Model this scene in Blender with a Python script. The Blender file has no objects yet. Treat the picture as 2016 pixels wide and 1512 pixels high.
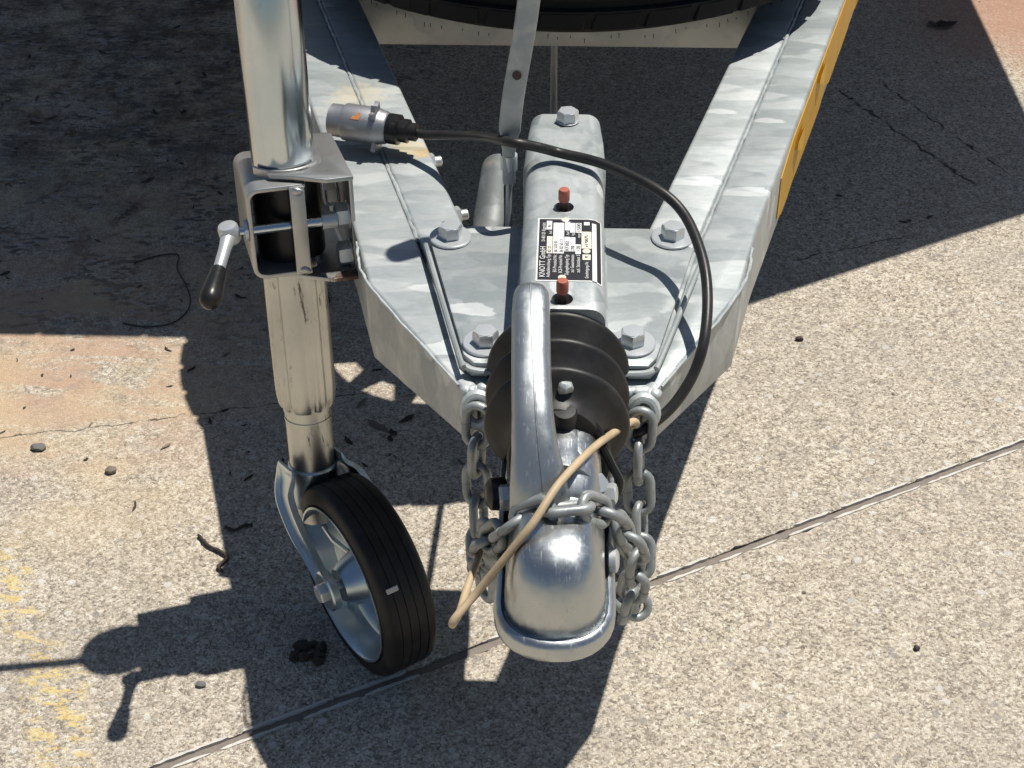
import bpy, bmesh, math, random
from mathutils import Vector as V, Matrix
from math import sin, cos, pi, radians, atan2, sqrt

rnd = random.Random(11)
scene = bpy.context.scene
COL = scene.collection

# ------------------------------------------------------------------ camera
cam_d = bpy.data.cameras.new('camera')
cam = bpy.data.objects.new('camera', cam_d)
COL.objects.link(cam)
cam_d.sensor_width = 36.0
cam_d.lens = 54.07
cam_d.clip_start = 0.02
cam_d.clip_end = 500
fw = V((-0.03162428, 0.78737593, -0.61566148))
rt = V((0.99933629, 0.03605101, -0.00522625))
up = V((-0.0180802, 0.61541813, 0.78799342))
cam.matrix_world = Matrix(((rt.x, up.x, -fw.x, 0), (rt.y, up.y, -fw.y, 0), (rt.z, up.z, -fw.z, 1.27), (0, 0, 0, 1)))
scene.camera = cam

# ------------------------------------------------------------------ light
SUN = V((0.288, 0.240, 1.0)).normalized()
elev = math.asin(SUN.z)
world = bpy.data.worlds.new('World')
scene.world = world
world.use_nodes = True
wn = world.node_tree
sky = wn.nodes.new('ShaderNodeTexSky')
sky.sky_type = 'NISHITA'
sky.sun_disc = False
sky.sun_elevation = elev
sky.sun_rotation = atan2(SUN.x, SUN.y)
sky.air_density = 1.0
sky.dust_density = 0.6
wn.links.new(sky.outputs[0], wn.nodes['Background'].inputs[0])
wn.nodes['Background'].inputs[1].default_value = 0.058
sun_d = bpy.data.lights.new('sun', 'SUN')
sun_d.energy = 5.0
sun_d.angle = radians(0.53)
sun_d.color = (1.0, 0.955, 0.88)
sun = bpy.data.objects.new('sun', sun_d)
COL.objects.link(sun)
sun.rotation_mode = 'QUATERNION'
sun.rotation_quaternion = SUN.to_track_quat('Z', 'Y')
sun.location = SUN * 20
vs = scene.view_settings
vs.view_transform = 'Standard'
vs.look = 'None'
vs.exposure = 0.06
vs.gamma = 1.0
scene.cycles.max_bounces = 6
scene.cycles.diffuse_bounces = 3
scene.cycles.glossy_bounces = 4
scene.cycles.caustics_reflective = False
scene.cycles.caustics_refractive = False

# ------------------------------------------------------------------ material helpers
class Mat:
    def __init__(s, name):
        s.m = bpy.data.materials.new(name)
        s.m.use_nodes = True
        s.t = s.m.node_tree
        s.b = s.t.nodes['Principled BSDF']
        s.tc = s.t.nodes.new('ShaderNodeTexCoord')
    def n(s, typ, **kw):
        nd = s.t.nodes.new(typ)
        for k, v in kw.items():
            setattr(nd, k, v)
        return nd
    def link(s, a, b):
        s.t.links.new(a, b)
    def inp(s, name, v):
        i = s.b.inputs[name]
        if hasattr(v, 'node'):
            s.link(v, i)
        else:
            i.default_value = v
    def coord(s, scale=(1, 1, 1), rot=(0, 0, 0), src='Object'):
        mp = s.n('ShaderNodeMapping')
        mp.inputs['Scale'].default_value = scale
        mp.inputs['Rotation'].default_value = rot
        s.link(s.tc.outputs[src], mp.inputs[0])
        return mp.outputs[0]
    def noise(s, vec, scale, detail=4, rough=0.55, dist=0.0):
        nd = s.n('ShaderNodeTexNoise')
        nd.inputs['Scale'].default_value = scale
        nd.inputs['Detail'].default_value = detail
        nd.inputs['Roughness'].default_value = rough
        nd.inputs['Distortion'].default_value = dist
        s.link(vec, nd.inputs['Vector'])
        return nd.outputs['Fac']
    def vor(s, vec, scale, feature='F1', out='Color', rand=1.0):
        nd = s.n('ShaderNodeTexVoronoi')
        nd.feature = feature
        nd.inputs['Scale'].default_value = scale
        nd.inputs['Randomness'].default_value = rand
        s.link(vec, nd.inputs['Vector'])
        return nd.outputs[out]
    def ramp(s, fac, stops, interp='LINEAR'):
        nd = s.n('ShaderNodeValToRGB')
        nd.color_ramp.interpolation = interp
        el = nd.color_ramp.elements
        while len(el) < len(stops):
            el.new(0.5)
        for e, (p, c) in zip(el, stops):
            e.position = p
            e.color = (*c, 1) if len(c) == 3 else c
        s.link(fac, nd.inputs[0])
        return nd.outputs[0]
    def math(s, op, a, b=None, clamp=False):
        nd = s.n('ShaderNodeMath', operation=op)
        nd.use_clamp = clamp
        for i, v in enumerate((a, b)):
            if v is None:
                continue
            if hasattr(v, 'node'):
                s.link(v, nd.inputs[i])
            else:
                nd.inputs[i].default_value = v
        return nd.outputs[0]
    def mix(s, fac, a, b, blend='MIX'):
        nd = s.n('ShaderNodeMix', data_type='RGBA', blend_type=blend)
        for sock, v in ((nd.inputs[0], fac), (nd.inputs[6], a), (nd.inputs[7], b)):
            if hasattr(v, 'node'):
                s.link(v, sock)
            elif isinstance(v, (int, float)):
                sock.default_value = v
            else:
                sock.default_value = (*v, 1)
        return nd.outputs[2]
    def sep(s, col):
        nd = s.n('ShaderNodeSeparateColor')
        s.link(col, nd.inputs[0])
        return nd.outputs
    def sepxyz(s, vec):
        nd = s.n('ShaderNodeSeparateXYZ')
        s.link(vec, nd.inputs[0])
        return nd.outputs
    def smooth(s, v, lo, hi):
        nd = s.n('ShaderNodeMapRange', interpolation_type='SMOOTHSTEP')
        nd.inputs['From Min'].default_value = lo
        nd.inputs['From Max'].default_value = hi
        s.link(v, nd.inputs['Value'])
        return nd.outputs[0]
    def bump(s, h, strength=0.3, dist=0.001, normal=None):
        nd = s.n('ShaderNodeBump')
        nd.inputs['Strength'].default_value = strength
        nd.inputs['Distance'].default_value = dist
        s.link(h, nd.inputs['Height'])
        if normal is not None:
            s.link(normal, nd.inputs['Normal'])
        return nd.outputs[0]

def rust(m, col, spots):
    geo = m.n('ShaderNodeNewGeometry')
    nz = m.noise(geo.outputs['Position'], 120, 4, .7)
    for c, r, tint in spots:
        d = m.n('ShaderNodeVectorMath', operation='DISTANCE')
        m.link(geo.outputs['Position'], d.inputs[0])
        d.inputs[1].default_value = c
        e = m.math('ADD', d.outputs['Value'], m.math('MULTIPLY', m.math('SUBTRACT', nz, .5), r * 1.8))
        col = m.mix(m.math('MULTIPLY', m.math('SUBTRACT', 1.0, m.smooth(e, r * .35, r)), .75), col, tint)
    return col

def g3(v):
    return (v, v, v)

def galvanised(name, rot=0.0, scale=26, lo=0.35, hi=0.60, stretch=(1.0, 2.6, 1.5), metal=0.35, stain=0.25, rough=(0.38, 0.55), shard=0.0, spots=()):
    """hot dip zinc: soft elongated crystals with ragged edges, some bright shards, faint brown stain"""
    m = Mat(name)
    wob = m.n('ShaderNodeTexNoise')
    wob.inputs['Scale'].default_value = 26
    wob.inputs['Detail'].default_value = 4
    base = m.coord(stretch, (0, 0, rot))
    m.link(base, wob.inputs['Vector'])
    vm = m.n('ShaderNodeVectorMath', operation='MULTIPLY_ADD')
    m.link(wob.outputs['Color'], vm.inputs[0])
    vm.inputs[1].default_value = (0.035, 0.035, 0.035)
    m.link(base, vm.inputs[2])
    sf = m.n('ShaderNodeTexVoronoi')
    sf.feature = 'SMOOTH_F1'
    sf.inputs['Scale'].default_value = scale * 1.15
    sf.inputs['Smoothness'].default_value = .22
    m.link(vm.outputs[0], sf.inputs['Vector'])
    cs = m.sep(sf.outputs['Color'])
    soft = m.noise(m.coord((1, 1.25, 1), (0, 0, rot + .5)), scale * 1.1, 6, .66, .5)
    fine = m.noise(base, 150, 3)
    cloud = m.noise(m.coord((1, 1, 1)), 9, 3)
    v = m.math('ADD', m.math('MULTIPLY', cs[0], 0.42), m.math('MULTIPLY', soft, 0.48))
    v = m.math('ADD', v, m.math('MULTIPLY', m.math('SUBTRACT', fine, 0.5), 0.30))
    v = m.math('ADD', v, m.math('MULTIPLY', m.math('SUBTRACT', cloud, 0.5), 0.35))
    sharp = m.sep(m.vor(vm.outputs[0], scale * 2.3))
    v = m.math('ADD', v, m.math('MULTIPLY', m.math('SUBTRACT', sharp[0], 0.5), 0.16))
    oi = m.n('ShaderNodeObjectInfo')
    v = m.math('ADD', v, m.math('MULTIPLY', m.math('SUBTRACT', oi.outputs['Random'], 0.5), 0.22))
    md_ = (lo + hi) / 2
    col = m.ramp(v, [(0.18, (lo * 0.90, lo, lo * 1.01)), (0.5, (md_ * .93, md_, md_ * 0.995)), (0.82, (hi * .96, hi, hi * .985))])
    if shard:
        sv = m.n('ShaderNodeTexVoronoi')
        sv.inputs['Scale'].default_value = scale * .8
        m.link(vm.outputs[0], sv.inputs['Vector'])
        sh = m.math('MULTIPLY', m.smooth(m.sep(sv.outputs['Color'])[1], .80, .83), m.math('SUBTRACT', 1.0, m.smooth(sv.outputs['Distance'], .34, .40)))
        col = m.mix(m.math('MULTIPLY', sh, shard), col, (.80, .82, .81))
    st = m.smooth(m.noise(m.coord((1, 1, 1)), 14, 5, 0.65), 0.60, 0.78)
    col = m.mix(m.math('MULTIPLY', st, stain), col, (0.46, 0.37, 0.25))
    if spots:
        col = rust(m, col, spots)
    m.inp('Base Color', col)
    m.inp('Metallic', metal)
    m.inp('Roughness', m.math('ADD', m.math('MULTIPLY', cs[2], rough[1] - rough[0]), rough[0]))
    m.inp('Normal', m.bump(m.math('ADD', soft, m.math('MULTIPLY', fine, 0.25)), 0.22, 0.0015))
    return m.m

def zinc(name, base=(0.68, 0.69, 0.68), rough=0.2, tint=(0.55, 0.62, 0.66), dirt=0.2, aniso=(1, 1, 0.15), metal=1.0, scuff=0, spots=(), wave=0):
    m = Mat(name)
    a = m.noise(m.coord(aniso), 45, 5, 0.6)
    b = m.noise(m.coord((1, 1, 1)), 12, 4, 0.6)
    col = m.mix(m.smooth(b, 0.35, 0.7), base, tint)
    d = m.smooth(m.noise(m.coord((1, 1, .35)), 70, 6, 0.7), 0.60, 0.72)
    col = m.mix(m.math('MULTIPLY', d, dirt), col, (0.16, 0.13, 0.10))
    if spots:
        col = rust(m, col, spots)
    if scuff:   # black vertical scratches where the sleeve slides
        sx_ = m.smooth(m.noise(m.coord((1, 1, .10)), 95, 7, .75), .56, .62)
        zone = m.smooth(m.noise(m.coord((1, 1, .6)), 22, 3), .46, .60)
        col = m.mix(m.math('MULTIPLY', m.math('MULTIPLY', sx_, zone), scuff), col, (.03, .027, .022))
    m.inp('Base Color', col)
    m.inp('Metallic', metal)
    rf = m.math('ADD', m.math('MULTIPLY', a, 0.16), rough - 0.06)
    if wave:    # handled, scuffed plating: patches of duller finish and fine scratches
        sc1 = m.smooth(m.noise(m.coord((1, 1, 1)), 26, 6, .75), .46, .64)
        sc2 = m.smooth(m.noise(m.coord((9, 1, 3), (0, 0, .6)), 60, 3, .6), .60, .66)
        rf = m.math('ADD', rf, m.math('ADD', m.math('MULTIPLY', sc1, .14), m.math('MULTIPLY', sc2, .16)))
    m.inp('Roughness', rf)
    nb = m.bump(a, 0.06, 0.001)
    if wave:    # uneven surface of the pressed and cast pieces
        nb = m.bump(m.noise(m.coord((1, 1, 1)), 38, 2, .4), wave, .004, nb)
    m.inp('Normal', nb)
    return m.m

def rubber(name, col=0.014, rough=0.55, dust=0.3, brown=(0.10, 0.085, 0.07)):
    m = Mat(name)
    a = m.noise(m.coord(), 35, 5, 0.65)
    b = m.noise(m.coord(), 220, 2)
    c = m.mix(m.math('MULTIPLY', m.smooth(a, 0.42, 0.75), dust), g3(col), brown)
    m.inp('Base Color', c)
    m.b.inputs['Specular IOR Level'].default_value = 0.35
    m.inp('Roughness', m.math('ADD', m.math('MULTIPLY', a, 0.25), rough - 0.12))
    m.inp('Normal', m.bump(b, 0.15, 0.0006))
    return m.m

def plain(name, col, rough=0.5, metal=0.0, var=0.25, scale=60):
    m = Mat(name)
    a = m.noise(m.coord(), scale, 4, 0.6)
    dark = tuple(c * (1 - var) for c in col)
    lite = tuple(min(1, c * (1 + var * .5)) for c in col)
    m.inp('Base Color', m.mix(a, dark, lite))
    m.inp('Roughness', rough)
    m.inp('Metallic', metal)
    m.inp('Normal', m.bump(a, 0.1, 0.0006))
    return m.m

M = {}
M['galv_r'] = galvanised('galvanised_beam_right', rot=0.28, scale=19, stretch=(.75, 2.3, 1.3), lo=.37, hi=.58, shard=.45)
M['galv_l'] = galvanised('galvanised_beam_left', rot=-0.30, scale=19, stretch=(.75, 2.3, 1.3), lo=.37, hi=.58, shard=.45, spots=[((-.147, 1.378, .49), .012, (.50, .27, .08)), ((-.16, 1.385, .49), .028, (.55, .47, .30)), ((-.225, 1.50, .49), .04, (.60, .56, .44))])
M['galv_plate'] = galvanised('galvanised_plate', rot=0.4, scale=24, stretch=(.9, 1.7, 1.2), lo=.36, hi=.58, rough=(.34, .52), shard=.7)
M['galv_house'] = galvanised('galvanised_housing', rot=0.8, scale=34, stretch=(1.3, 1.0, 1.1), lo=.36, hi=.57, shard=.5)
M['galv_dull'] = galvanised('galvanised_dull', scale=22, lo=.34, hi=.48, stretch=(1, 1, 1), metal=.3, rough=(.45, .6))
M['galv_lever'] = galvanised('galvanised_lever', scale=34, lo=.34, hi=.5, stretch=(1, 1, 1), metal=.4)
M['shaded_old_zinc'] = galvanised('shaded_weathered_zinc', scale=30, lo=.13, hi=.24, stretch=(1, 1, 1), metal=.2, stain=.6, rough=(.5, .65))  # dull stained zinc, base darkened further to paint in the spring tube's shade
M['clamp'] = zinc('clamp_zinc', (0.55, .545, .52), 0.36, (0.45, .46, .45), 0.35, (1, 1, 1), .85, spots=[((-.205, 1.215, .437), .022, (.20, .085, .04)), ((-.20, 1.23, .45), .03, (.13, .07, .045))])
M['bolt'] = zinc('bolt_zinc', (0.66, .68, .68), 0.34, (0.56, .60, .62), 0.2, (1, 1, 1), .6)
M['chrome'] = zinc('bright_zinc_tube', (0.60, .65, .68), 0.17, (0.52, .60, .64), 0.16)
M['worn_tube'] = zinc('worn_zinc_tube', (0.57, .57, .53), 0.34, (0.46, .46, .44), 0.85, (1, 1, .12), scuff=.8)
M['fork'] = zinc('fork_blue_zinc', (0.66, .72, .74), 0.28, (0.50, .58, .62), 0.3, (1, 1, 1))
M['cast'] = zinc('coupling_zinc', (0.52, .54, .54), 0.27, (0.44, .475, .49), 0.3, (1, 1, 1), .95, wave=.35)
M['handle'] = zinc('handle_zinc', (0.42, .445, .45), 0.33, (0.35, .38, .395), 0.35, (1, 1, 1), .8, wave=.3)
M['chain'] = galvanised('galvanised_chain', scale=50, lo=.26, hi=.42, stretch=(1, 1, 1), metal=.4, rough=(.36, .52), stain=.5)
M['weld'] = galvanised('galvanised_weld', scale=120, lo=.5, hi=.70, stretch=(1, 1, 1), metal=.3)
M['seam'] = galvanised('galvanised_seam', scale=60, lo=.36, hi=.56, stretch=(1, 1, 1), metal=.2, stain=.8)
M['bellows'] = rubber('bellows_rubber', 0.022, 0.44, 0.4, (.075, .069, .064))
M['tyre'] = rubber('jockey_tyre_rubber', 0.010, 0.5, 0.32, (.07, .065, .06))
M['spare'] = rubber('spare_tyre_rubber', 0.006, 0.8, 0.06)
M['plastic'] = rubber('clamp_shade_black', 0.014, 0.3, 0.08)
M['cable'] = rubber('cable_sheath', 0.02, 0.38, 0.25)
M['red'] = plain('red_cap', (0.42, .12, .08), 0.55)
M['pin'] = plain('rusty_pin', (0.07, .04, .03), 0.6)
M['alu'] = zinc('plug_aluminium', (0.42, .42, .43), 0.42, (0.34, .34, .36), 0.3, (1, 1, 1), .8)
M['orange'] = plain('rust_orange', (0.62, .24, .06), 0.6, var=.6, scale=300)
M['beige'] = plain('beige_cord', (0.56, .43, .27), 0.55, var=.45, scale=45)
M['yellow'] = plain('yellow_tape', (0.60, .325, .012), 0.4, var=.25, scale=40)
M['label_black'] = plain('label_black', (0.03, .03, .033), 0.35)
M['label_white'] = plain('label_silver', (0.78, .78, .76), 0.4, var=.1)
M['label_cream'] = plain('label_cream', (0.80, .74, .60), 0.45, var=.1)
M['leaf'] = plain('dry_leaf', (0.045, .032, .024), 0.7, var=.5, scale=90)
M['leaf_pale'] = plain('pale_bark', (0.20, .16, .13), 0.7, var=.5, scale=90)
M['stone'] = plain('grey_pebble', (0.16, .155, .15), 0.8, var=.4, scale=120)
M['gum'] = plain('white_scrap', (0.6, .57, .52), 0.6)
M['seal'] = plain('joint_sealant', (0.23, .195, .165), 0.75, var=.45, scale=160)
M['chip'] = plain('joint_lip_mortar', (0.62, .59, .54), 0.8, var=.35, scale=220)
M['deckpaint'] = plain('deck_steel', (0.2, .2, .2), 0.6, .2)
M['plank'] = plain('deck_boards', (0.22, .15, .09), 0.7)
M['wire'] = plain('dark_wire', (0.03, .03, .03), 0.5)

# ---- concrete with exposed fine aggregate, stains and faded yellow paint
def concrete():
    m = Mat('aggregate_concrete')
    w = m.coord()
    x, y, z = m.sepxyz(w)
    d = m.n('ShaderNodeTexNoise')
    d.inputs['Scale'].default_value = 160
    d.inputs['Detail'].default_value = 2
    m.link(w, d.inputs['Vector'])
    vm = m.n('ShaderNodeVectorMath', operation='MULTIPLY_ADD')
    m.link(d.outputs['Color'], vm.inputs[0])
    vm.inputs[1].default_value = (0.006, 0.006, 0.006)
    m.link(w, vm.inputs[2])
    wv = vm.outputs[0]
    c1 = m.sep(m.vor(wv, 430))
    c2 = m.sep(m.vor(wv, 175))
    v = m.math('ADD', m.math('MULTIPLY', c1[0], 0.72), m.math('MULTIPLY', c2[0], 0.28))
    big = m.noise(w, 3.2, 5, 0.6)
    mid = m.noise(w, 24, 5, 0.65)
    v = m.math('ADD', v, m.math('MULTIPLY', m.math('SUBTRACT', mid, 0.5), 0.26))
    col = m.ramp(v, [(0.06, (.17, .15, .125)), (0.24, (.29, .255, .21)), (0.46, (.43, .385, .32)), (0.70, (.56, .51, .43)), (0.92, (.72, .675, .595))])
    warm = m.mix(c1[1], (1, 1, 1), (1.0, .90, .74))
    col = m.mix(0.46, col, warm, 'MULTIPLY')
    col = m.mix(m.math('MULTIPLY', m.smooth(big, 0.35, 0.7), 0.22), col, (.30, .27, .235))
    st1 = m.n('ShaderNodeTexVoronoi')      # scattered larger stones in the mix
    st1.inputs['Scale'].default_value = 62
    m.link(wv, st1.inputs['Vector'])
    sr_ = m.sep(st1.outputs['Color'])
    blob = m.math('SUBTRACT', 1.0, m.smooth(st1.outputs['Distance'], .22, .34))
    col = m.mix(m.math('MULTIPLY', m.math('MULTIPLY', blob, m.smooth(sr_[0], .84, .88)), .6), col, (.25, .235, .22))
    col = m.mix(m.math('MULTIPLY', m.math('MULTIPLY', blob, m.smooth(sr_[1], .88, .92)), .6), col, (.66, .64, .60))
    blot = m.smooth(m.noise(w, 7.5, 4, .6), .50, .72)      # old damp blotches
    col = m.mix(m.math('MULTIPLY', blot, .20), col, (.27, .25, .225))
    # tan dust drifted over the far left part, grows with distance from the joint
    u = m.math('ADD', m.math('MULTIPLY', x, -0.48), m.math('MULTIPLY', y, 0.88))  # distance across the joint
    lft = m.smooth(m.math('MULTIPLY', x, -1.0), 0.15, 0.65)
    far = m.smooth(y, 1.28, 1.62)
    ds = m.noise(m.coord((1.6, 5.0, 1), (0, 0, 0.35)), 3.4, 4, 0.68, .6)
    dm = m.math('MULTIPLY', m.math('MULTIPLY', lft, far), m.smooth(ds, 0.36, 0.56))
    dustc = m.mix(m.noise(w, 300, 2), (.40, .265, .18), (.52, .37, .27))
    dm = m.math('MULTIPLY', dm, m.math('SUBTRACT', 1.0, m.math('MULTIPLY', m.smooth(y, 1.75, 2.05), .65)))
    col = m.mix(m.math('MULTIPLY', dm, 0.85), col, dustc)
    yel = m.math('MULTIPLY', m.math('MULTIPLY', lft, m.smooth(y, 1.18, 1.42)), m.smooth(m.noise(w, 5.5, 3), .4, .62))
    col = m.mix(m.math('MULTIPLY', yel, .35), col, (.60, .47, .27))
    # dark grime farther back on the left
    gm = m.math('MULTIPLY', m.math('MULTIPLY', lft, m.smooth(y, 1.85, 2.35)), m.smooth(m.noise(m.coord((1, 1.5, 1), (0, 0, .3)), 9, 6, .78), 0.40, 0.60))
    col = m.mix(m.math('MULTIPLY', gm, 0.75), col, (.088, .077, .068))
    rm = m.math('MULTIPLY', m.math('MULTIPLY', m.smooth(m.math('MULTIPLY', x, -1), .3, .5), m.smooth(y, 1.75, 2.0)), m.smooth(m.noise(m.coord((2.6, 1, 1)), 7, 6, .7), .50, .66))
    col = m.mix(m.math('MULTIPLY', rm, 0.6), col, (.15, .085, .06))
    n28a = m.noise(w, 11, 6, .7)
    fl = m.sep(m.vor(m.coord((1, 2.1, 1), (0, 0, .25)), 75))
    flk = m.math('MULTIPLY', m.math('MULTIPLY', m.smooth(m.math('MULTIPLY', x, -1), .1, .35), m.smooth(y, 1.45, 1.95)), m.smooth(m.noise(w, 13, 5, .7), .44, .60))
    col = m.mix(m.math('MULTIPLY', m.math('MULTIPLY', flk, m.smooth(fl[0], .45, .75)), .7), col, (.07, .062, .058))
    col = m.mix(m.math('MULTIPLY', m.math('MULTIPLY', flk, m.smooth(fl[1], .78, .9)), .6), col, (.44, .43, .41))
    # reddish soil at the far right
    rs = m.math('MULTIPLY', m.smooth(x, 0.55, 0.85), m.smooth(m.math('ADD', y, m.math('MULTIPLY', n28a, .5)), 2.70, 3.02))
    col = m.mix(m.math('MULTIPLY', rs, 0.8), col, m.mix(m.noise(w, 40, 5), (.34, .17, .11), (.46, .27, .19)))
    # worn yellow paint line on the near left
    lx = m.math('ADD', x, m.math('MULTIPLY', m.math('SUBTRACT', y, 1.10), 0.52))
    lx = m.math('ABSOLUTE', m.math('ADD', lx, 0.556))
    edge = m.math('ADD', lx, m.math('MULTIPLY', m.math('SUBTRACT', m.noise(w, 9, 3), .5), .10))
    stripe = m.math('SUBTRACT', 1.0, m.smooth(edge, 0.012, 0.045))
    wear = m.smooth(m.noise(m.coord((1, 2.2, 1), (0, 0, .35)), 30, 4, .72), 0.50, 0.57)
    ym = m.math('MULTIPLY', m.math('MULTIPLY', stripe, wear), m.smooth(m.math('MULTIPLY', y, -1.0), -1.33, -1.24))
    col = m.mix(m.math('MULTIPLY', ym, .62), col, (.72, .54, .19))
    # hairline cracks on the far right slab
    n28, n17 = m.noise(w, 28, 4), m.noise(w, 17, 3)
    def crack(x0, y0, x1, y1, wd):
        L = sqrt((x1 - x0) ** 2 + (y1 - y0) ** 2)
        tx, ty = (x1 - x0) / L, (y1 - y0) / L
        px = m.math('SUBTRACT', x, x0)
        py = m.math('SUBTRACT', y, y0)
        al = m.math('ADD', m.math('MULTIPLY', px, tx), m.math('MULTIPLY', py, ty))
        ac = m.math('ADD', m.math('MULTIPLY', px, -ty), m.math('MULTIPLY', py, tx))
        ac = m.math('ABSOLUTE', m.math('ADD', ac, m.math('MULTIPLY', m.math('SUBTRACT', n28, .5), .028)))
        inl = m.math('MULTIPLY', m.smooth(al, -.01, .02), m.math('SUBTRACT', 1.0, m.smooth(al, L - .02, L + .01)))
        ln = m.math('SUBTRACT', 1.0, m.smooth(ac, wd * .3, wd))
        gap = m.smooth(n17, .36, .5)
        return m.math('MULTIPLY', m.math('MULTIPLY', inl, ln), gap)
    ck = m.math('MAXIMUM', crack(.4745, 2.50, .66, 2.16, .0045), crack(.56, 2.52, .72, 2.20, .003))
    ck = m.math('MAXIMUM', ck, crack(-.95, 1.44, -.25, 1.60, .0014))
    ck = m.math('MAXIMUM', ck, crack(.34, 1.935, .60, 2.04, .0022))
    col = m.mix(m.math('MULTIPLY', ck, .85), col, (.04, .036, .033))
    # small black specks trodden into the surface
    sp = m.math('MULTIPLY', m.math('SUBTRACT', 1.0, m.smooth(m.vor(w, 26, out='Distance'), .05, .085)), m.smooth(m.noise(w, 7, 2), .5, .6))
    col = m.mix(m.math('MULTIPLY', sp, .8), col, (.05, .045, .04))
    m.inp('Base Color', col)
    m.inp('Roughness', 0.9)
    m.b.inputs['Specular IOR Level'].default_value = 0.25
    h = m.math('ADD', m.math('MULTIPLY', m.vor(wv, 430, out='Distance'), -1.0), m.math('MULTIPLY', m.noise(w, 40, 2), 1.4))
    m.inp('Normal', m.bump(h, 0.55, 0.0022))
    return m.m
M['concrete'] = concrete()

# ------------------------------------------------------------------ mesh helpers
def frame_of(t, ref=None):
    t = V(t).normalized()
    r = V(ref) if ref is not None else (V((0, 0, 1)) if abs(t.z) < .9 else V((1, 0, 0)))
    a = r.cross(t)
    a.normalize()
    b = t.cross(a)
    return a, b, t

def catmull(pts, n=6, closed=False):
    P = [V(p) for p in pts]
    out = []
    N = len(P)
    for i in range(N if closed else N - 1):
        p0 = P[(i - 1) % N] if closed or i > 0 else P[0] * 2 - P[1]
        p1, p2 = P[i], P[(i + 1) % N]
        p3 = P[(i + 2) % N] if closed or i + 2 < N else P[-1] * 2 - P[-2]
        for k in range(n):
            t = k / n
            out.append(0.5 * ((2 * p1) + (p2 - p0) * t + (2 * p0 - 5 * p1 + 4 * p2 - p3) * t * t + (3 * p1 - p0 - 3 * p2 + p3) * t ** 3))
    if not closed:
        out.append(P[-1])
    return out

class B:
    def __init__(s):
        s.bm = bmesh.new()
    def loft(s, rings, cap=True, closed=False):
        bm = s.bm
        vr = [[bm.verts.new(p) for p in r] for r in rings]
        n = len(vr[0])
        K = len(vr)
        for i in range(K if closed else K - 1):
            a, b = vr[i], vr[(i + 1) % K]
            for j in range(n):
                try:
                    bm.faces.new((a[j], a[(j + 1) % n], b[(j + 1) % n], b[j]))
                except ValueError:
                    pass
        if cap and not closed:
            for r in (vr[0][::-1], vr[-1]):
                try:
                    bm.faces.new(r)
                except ValueError:
                    pass
        return s
    def sweep(s, pts, r, seg=12, closed=False, cap=True, flat=1.0, ref=None):
        P = [V(p) for p in pts]
        N = len(P)
        rs = r if isinstance(r, (list, tuple)) else [r] * N
        rings = []
        a = None
        for i in range(N):
            if closed:
                t = P[(i + 1) % N] - P[(i - 1) % N]
            else:
                t = P[min(i + 1, N - 1)] - P[max(i - 1, 0)]
            t.normalize()
            if a is None:
                a, b, _ = frame_of(t, ref)
            else:
                a = a - t * a.dot(t)
                a.normalize()
                b = t.cross(a)
            rings.append([P[i] + a * cos(2 * pi * k / seg) * rs[i] + b * sin(2 * pi * k / seg) * rs[i] * flat for k in range(seg)])
        return s.loft(rings, cap, closed)
    def cyl(s, p0, p1, r, seg=20, r1=None):
        return s.sweep([p0, p1], [r, r if r1 is None else r1], seg)
    def lathe(s, prof, o=(0, 0, 0), ax=(0, 0, 1), seg=40, closed=False, cap=True):
        o = V(o)
        a, b, t = frame_of(ax)
        rings = [[o + t * h + (a * cos(2 * pi * k / seg) + b * sin(2 * pi * k / seg)) * max(r, 1e-5) for k in range(seg)] for r, h in prof]
        return s.loft(rings, cap, closed)
    def prism(s, poly, z0, z1, fn=None):
        f = fn or (lambda x, y, z: (x, y, z))
        return s.loft([[f(x, y, z0) for x, y in poly], [f(x, y, z1) for x, y in poly]])
    def box(s, c, size, axes=None):
        c = V(c)
        X, Y, Z = axes or (V((1, 0, 0)), V((0, 1, 0)), V((0, 0, 1)))
        hx, hy, hz = size[0] / 2, size[1] / 2, size[2] / 2
        rings = []
        for dz in (-hz, hz):
            rings.append([c + X * sx * hx + Y * sy * hy + Z * dz for sx, sy in ((-1, -1), (1, -1), (1, 1), (-1, 1))])
        return s.loft(rings)
    def hexa(s, c, af, h, ax=(0, 0, 1), rot=0.0):
        c = V(c)
        a, b, t = frame_of(ax)
        R = af / sqrt(3)
        ring = lambda k, hh: [c + t * hh + (a * cos(rot + i * pi / 3) + b * sin(rot + i * pi / 3)) * R * k for i in range(6)]
        rings = [ring(1, 0), ring(1, h * .82), ring(.90, h)]
        return s.loft(rings)
    def sphere(s, c, r, sc=(1, 1, 1), sub=2, jitter=0, seed=0):
        g = bmesh.ops.create_icosphere(s.bm, subdivisions=sub, radius=r)
        rr = random.Random(seed)
        for v in g['verts']:
            k = 1 + (rr.random() - .5) * jitter
            v.co = V((v.co.x * sc[0] * k, v.co.y * sc[1] * k, v.co.z * sc[2] * k)) + V(c)
        return s
    def bevel(s, w, seg=2, ang=32):
        bm = s.bm
        bmesh.ops.recalc_face_normals(bm, faces=bm.faces)
        ed = [e for e in bm.edges if len(e.link_faces) == 2 and e.calc_face_angle(0) > radians(ang)]
        if ed:
            bmesh.ops.bevel(bm, geom=ed, offset=w, segments=seg, profile=.5, affect='EDGES', clamp_overlap=True)
        return s
    def mesh(s, name, smooth=35):
        bmesh.ops.recalc_face_normals(s.bm, faces=s.bm.faces)
        me = bpy.data.meshes.new(name)
        s.bm.to_mesh(me)
        s.bm.free()
        for p in me.polygons:
            p.use_smooth = True
        me.set_sharp_from_angle(angle=radians(smooth))
        return me

def wloc(o):
    l = V(o.location)
    while o.parent:
        o = o.parent
        l = l + o.location
    return l

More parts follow.
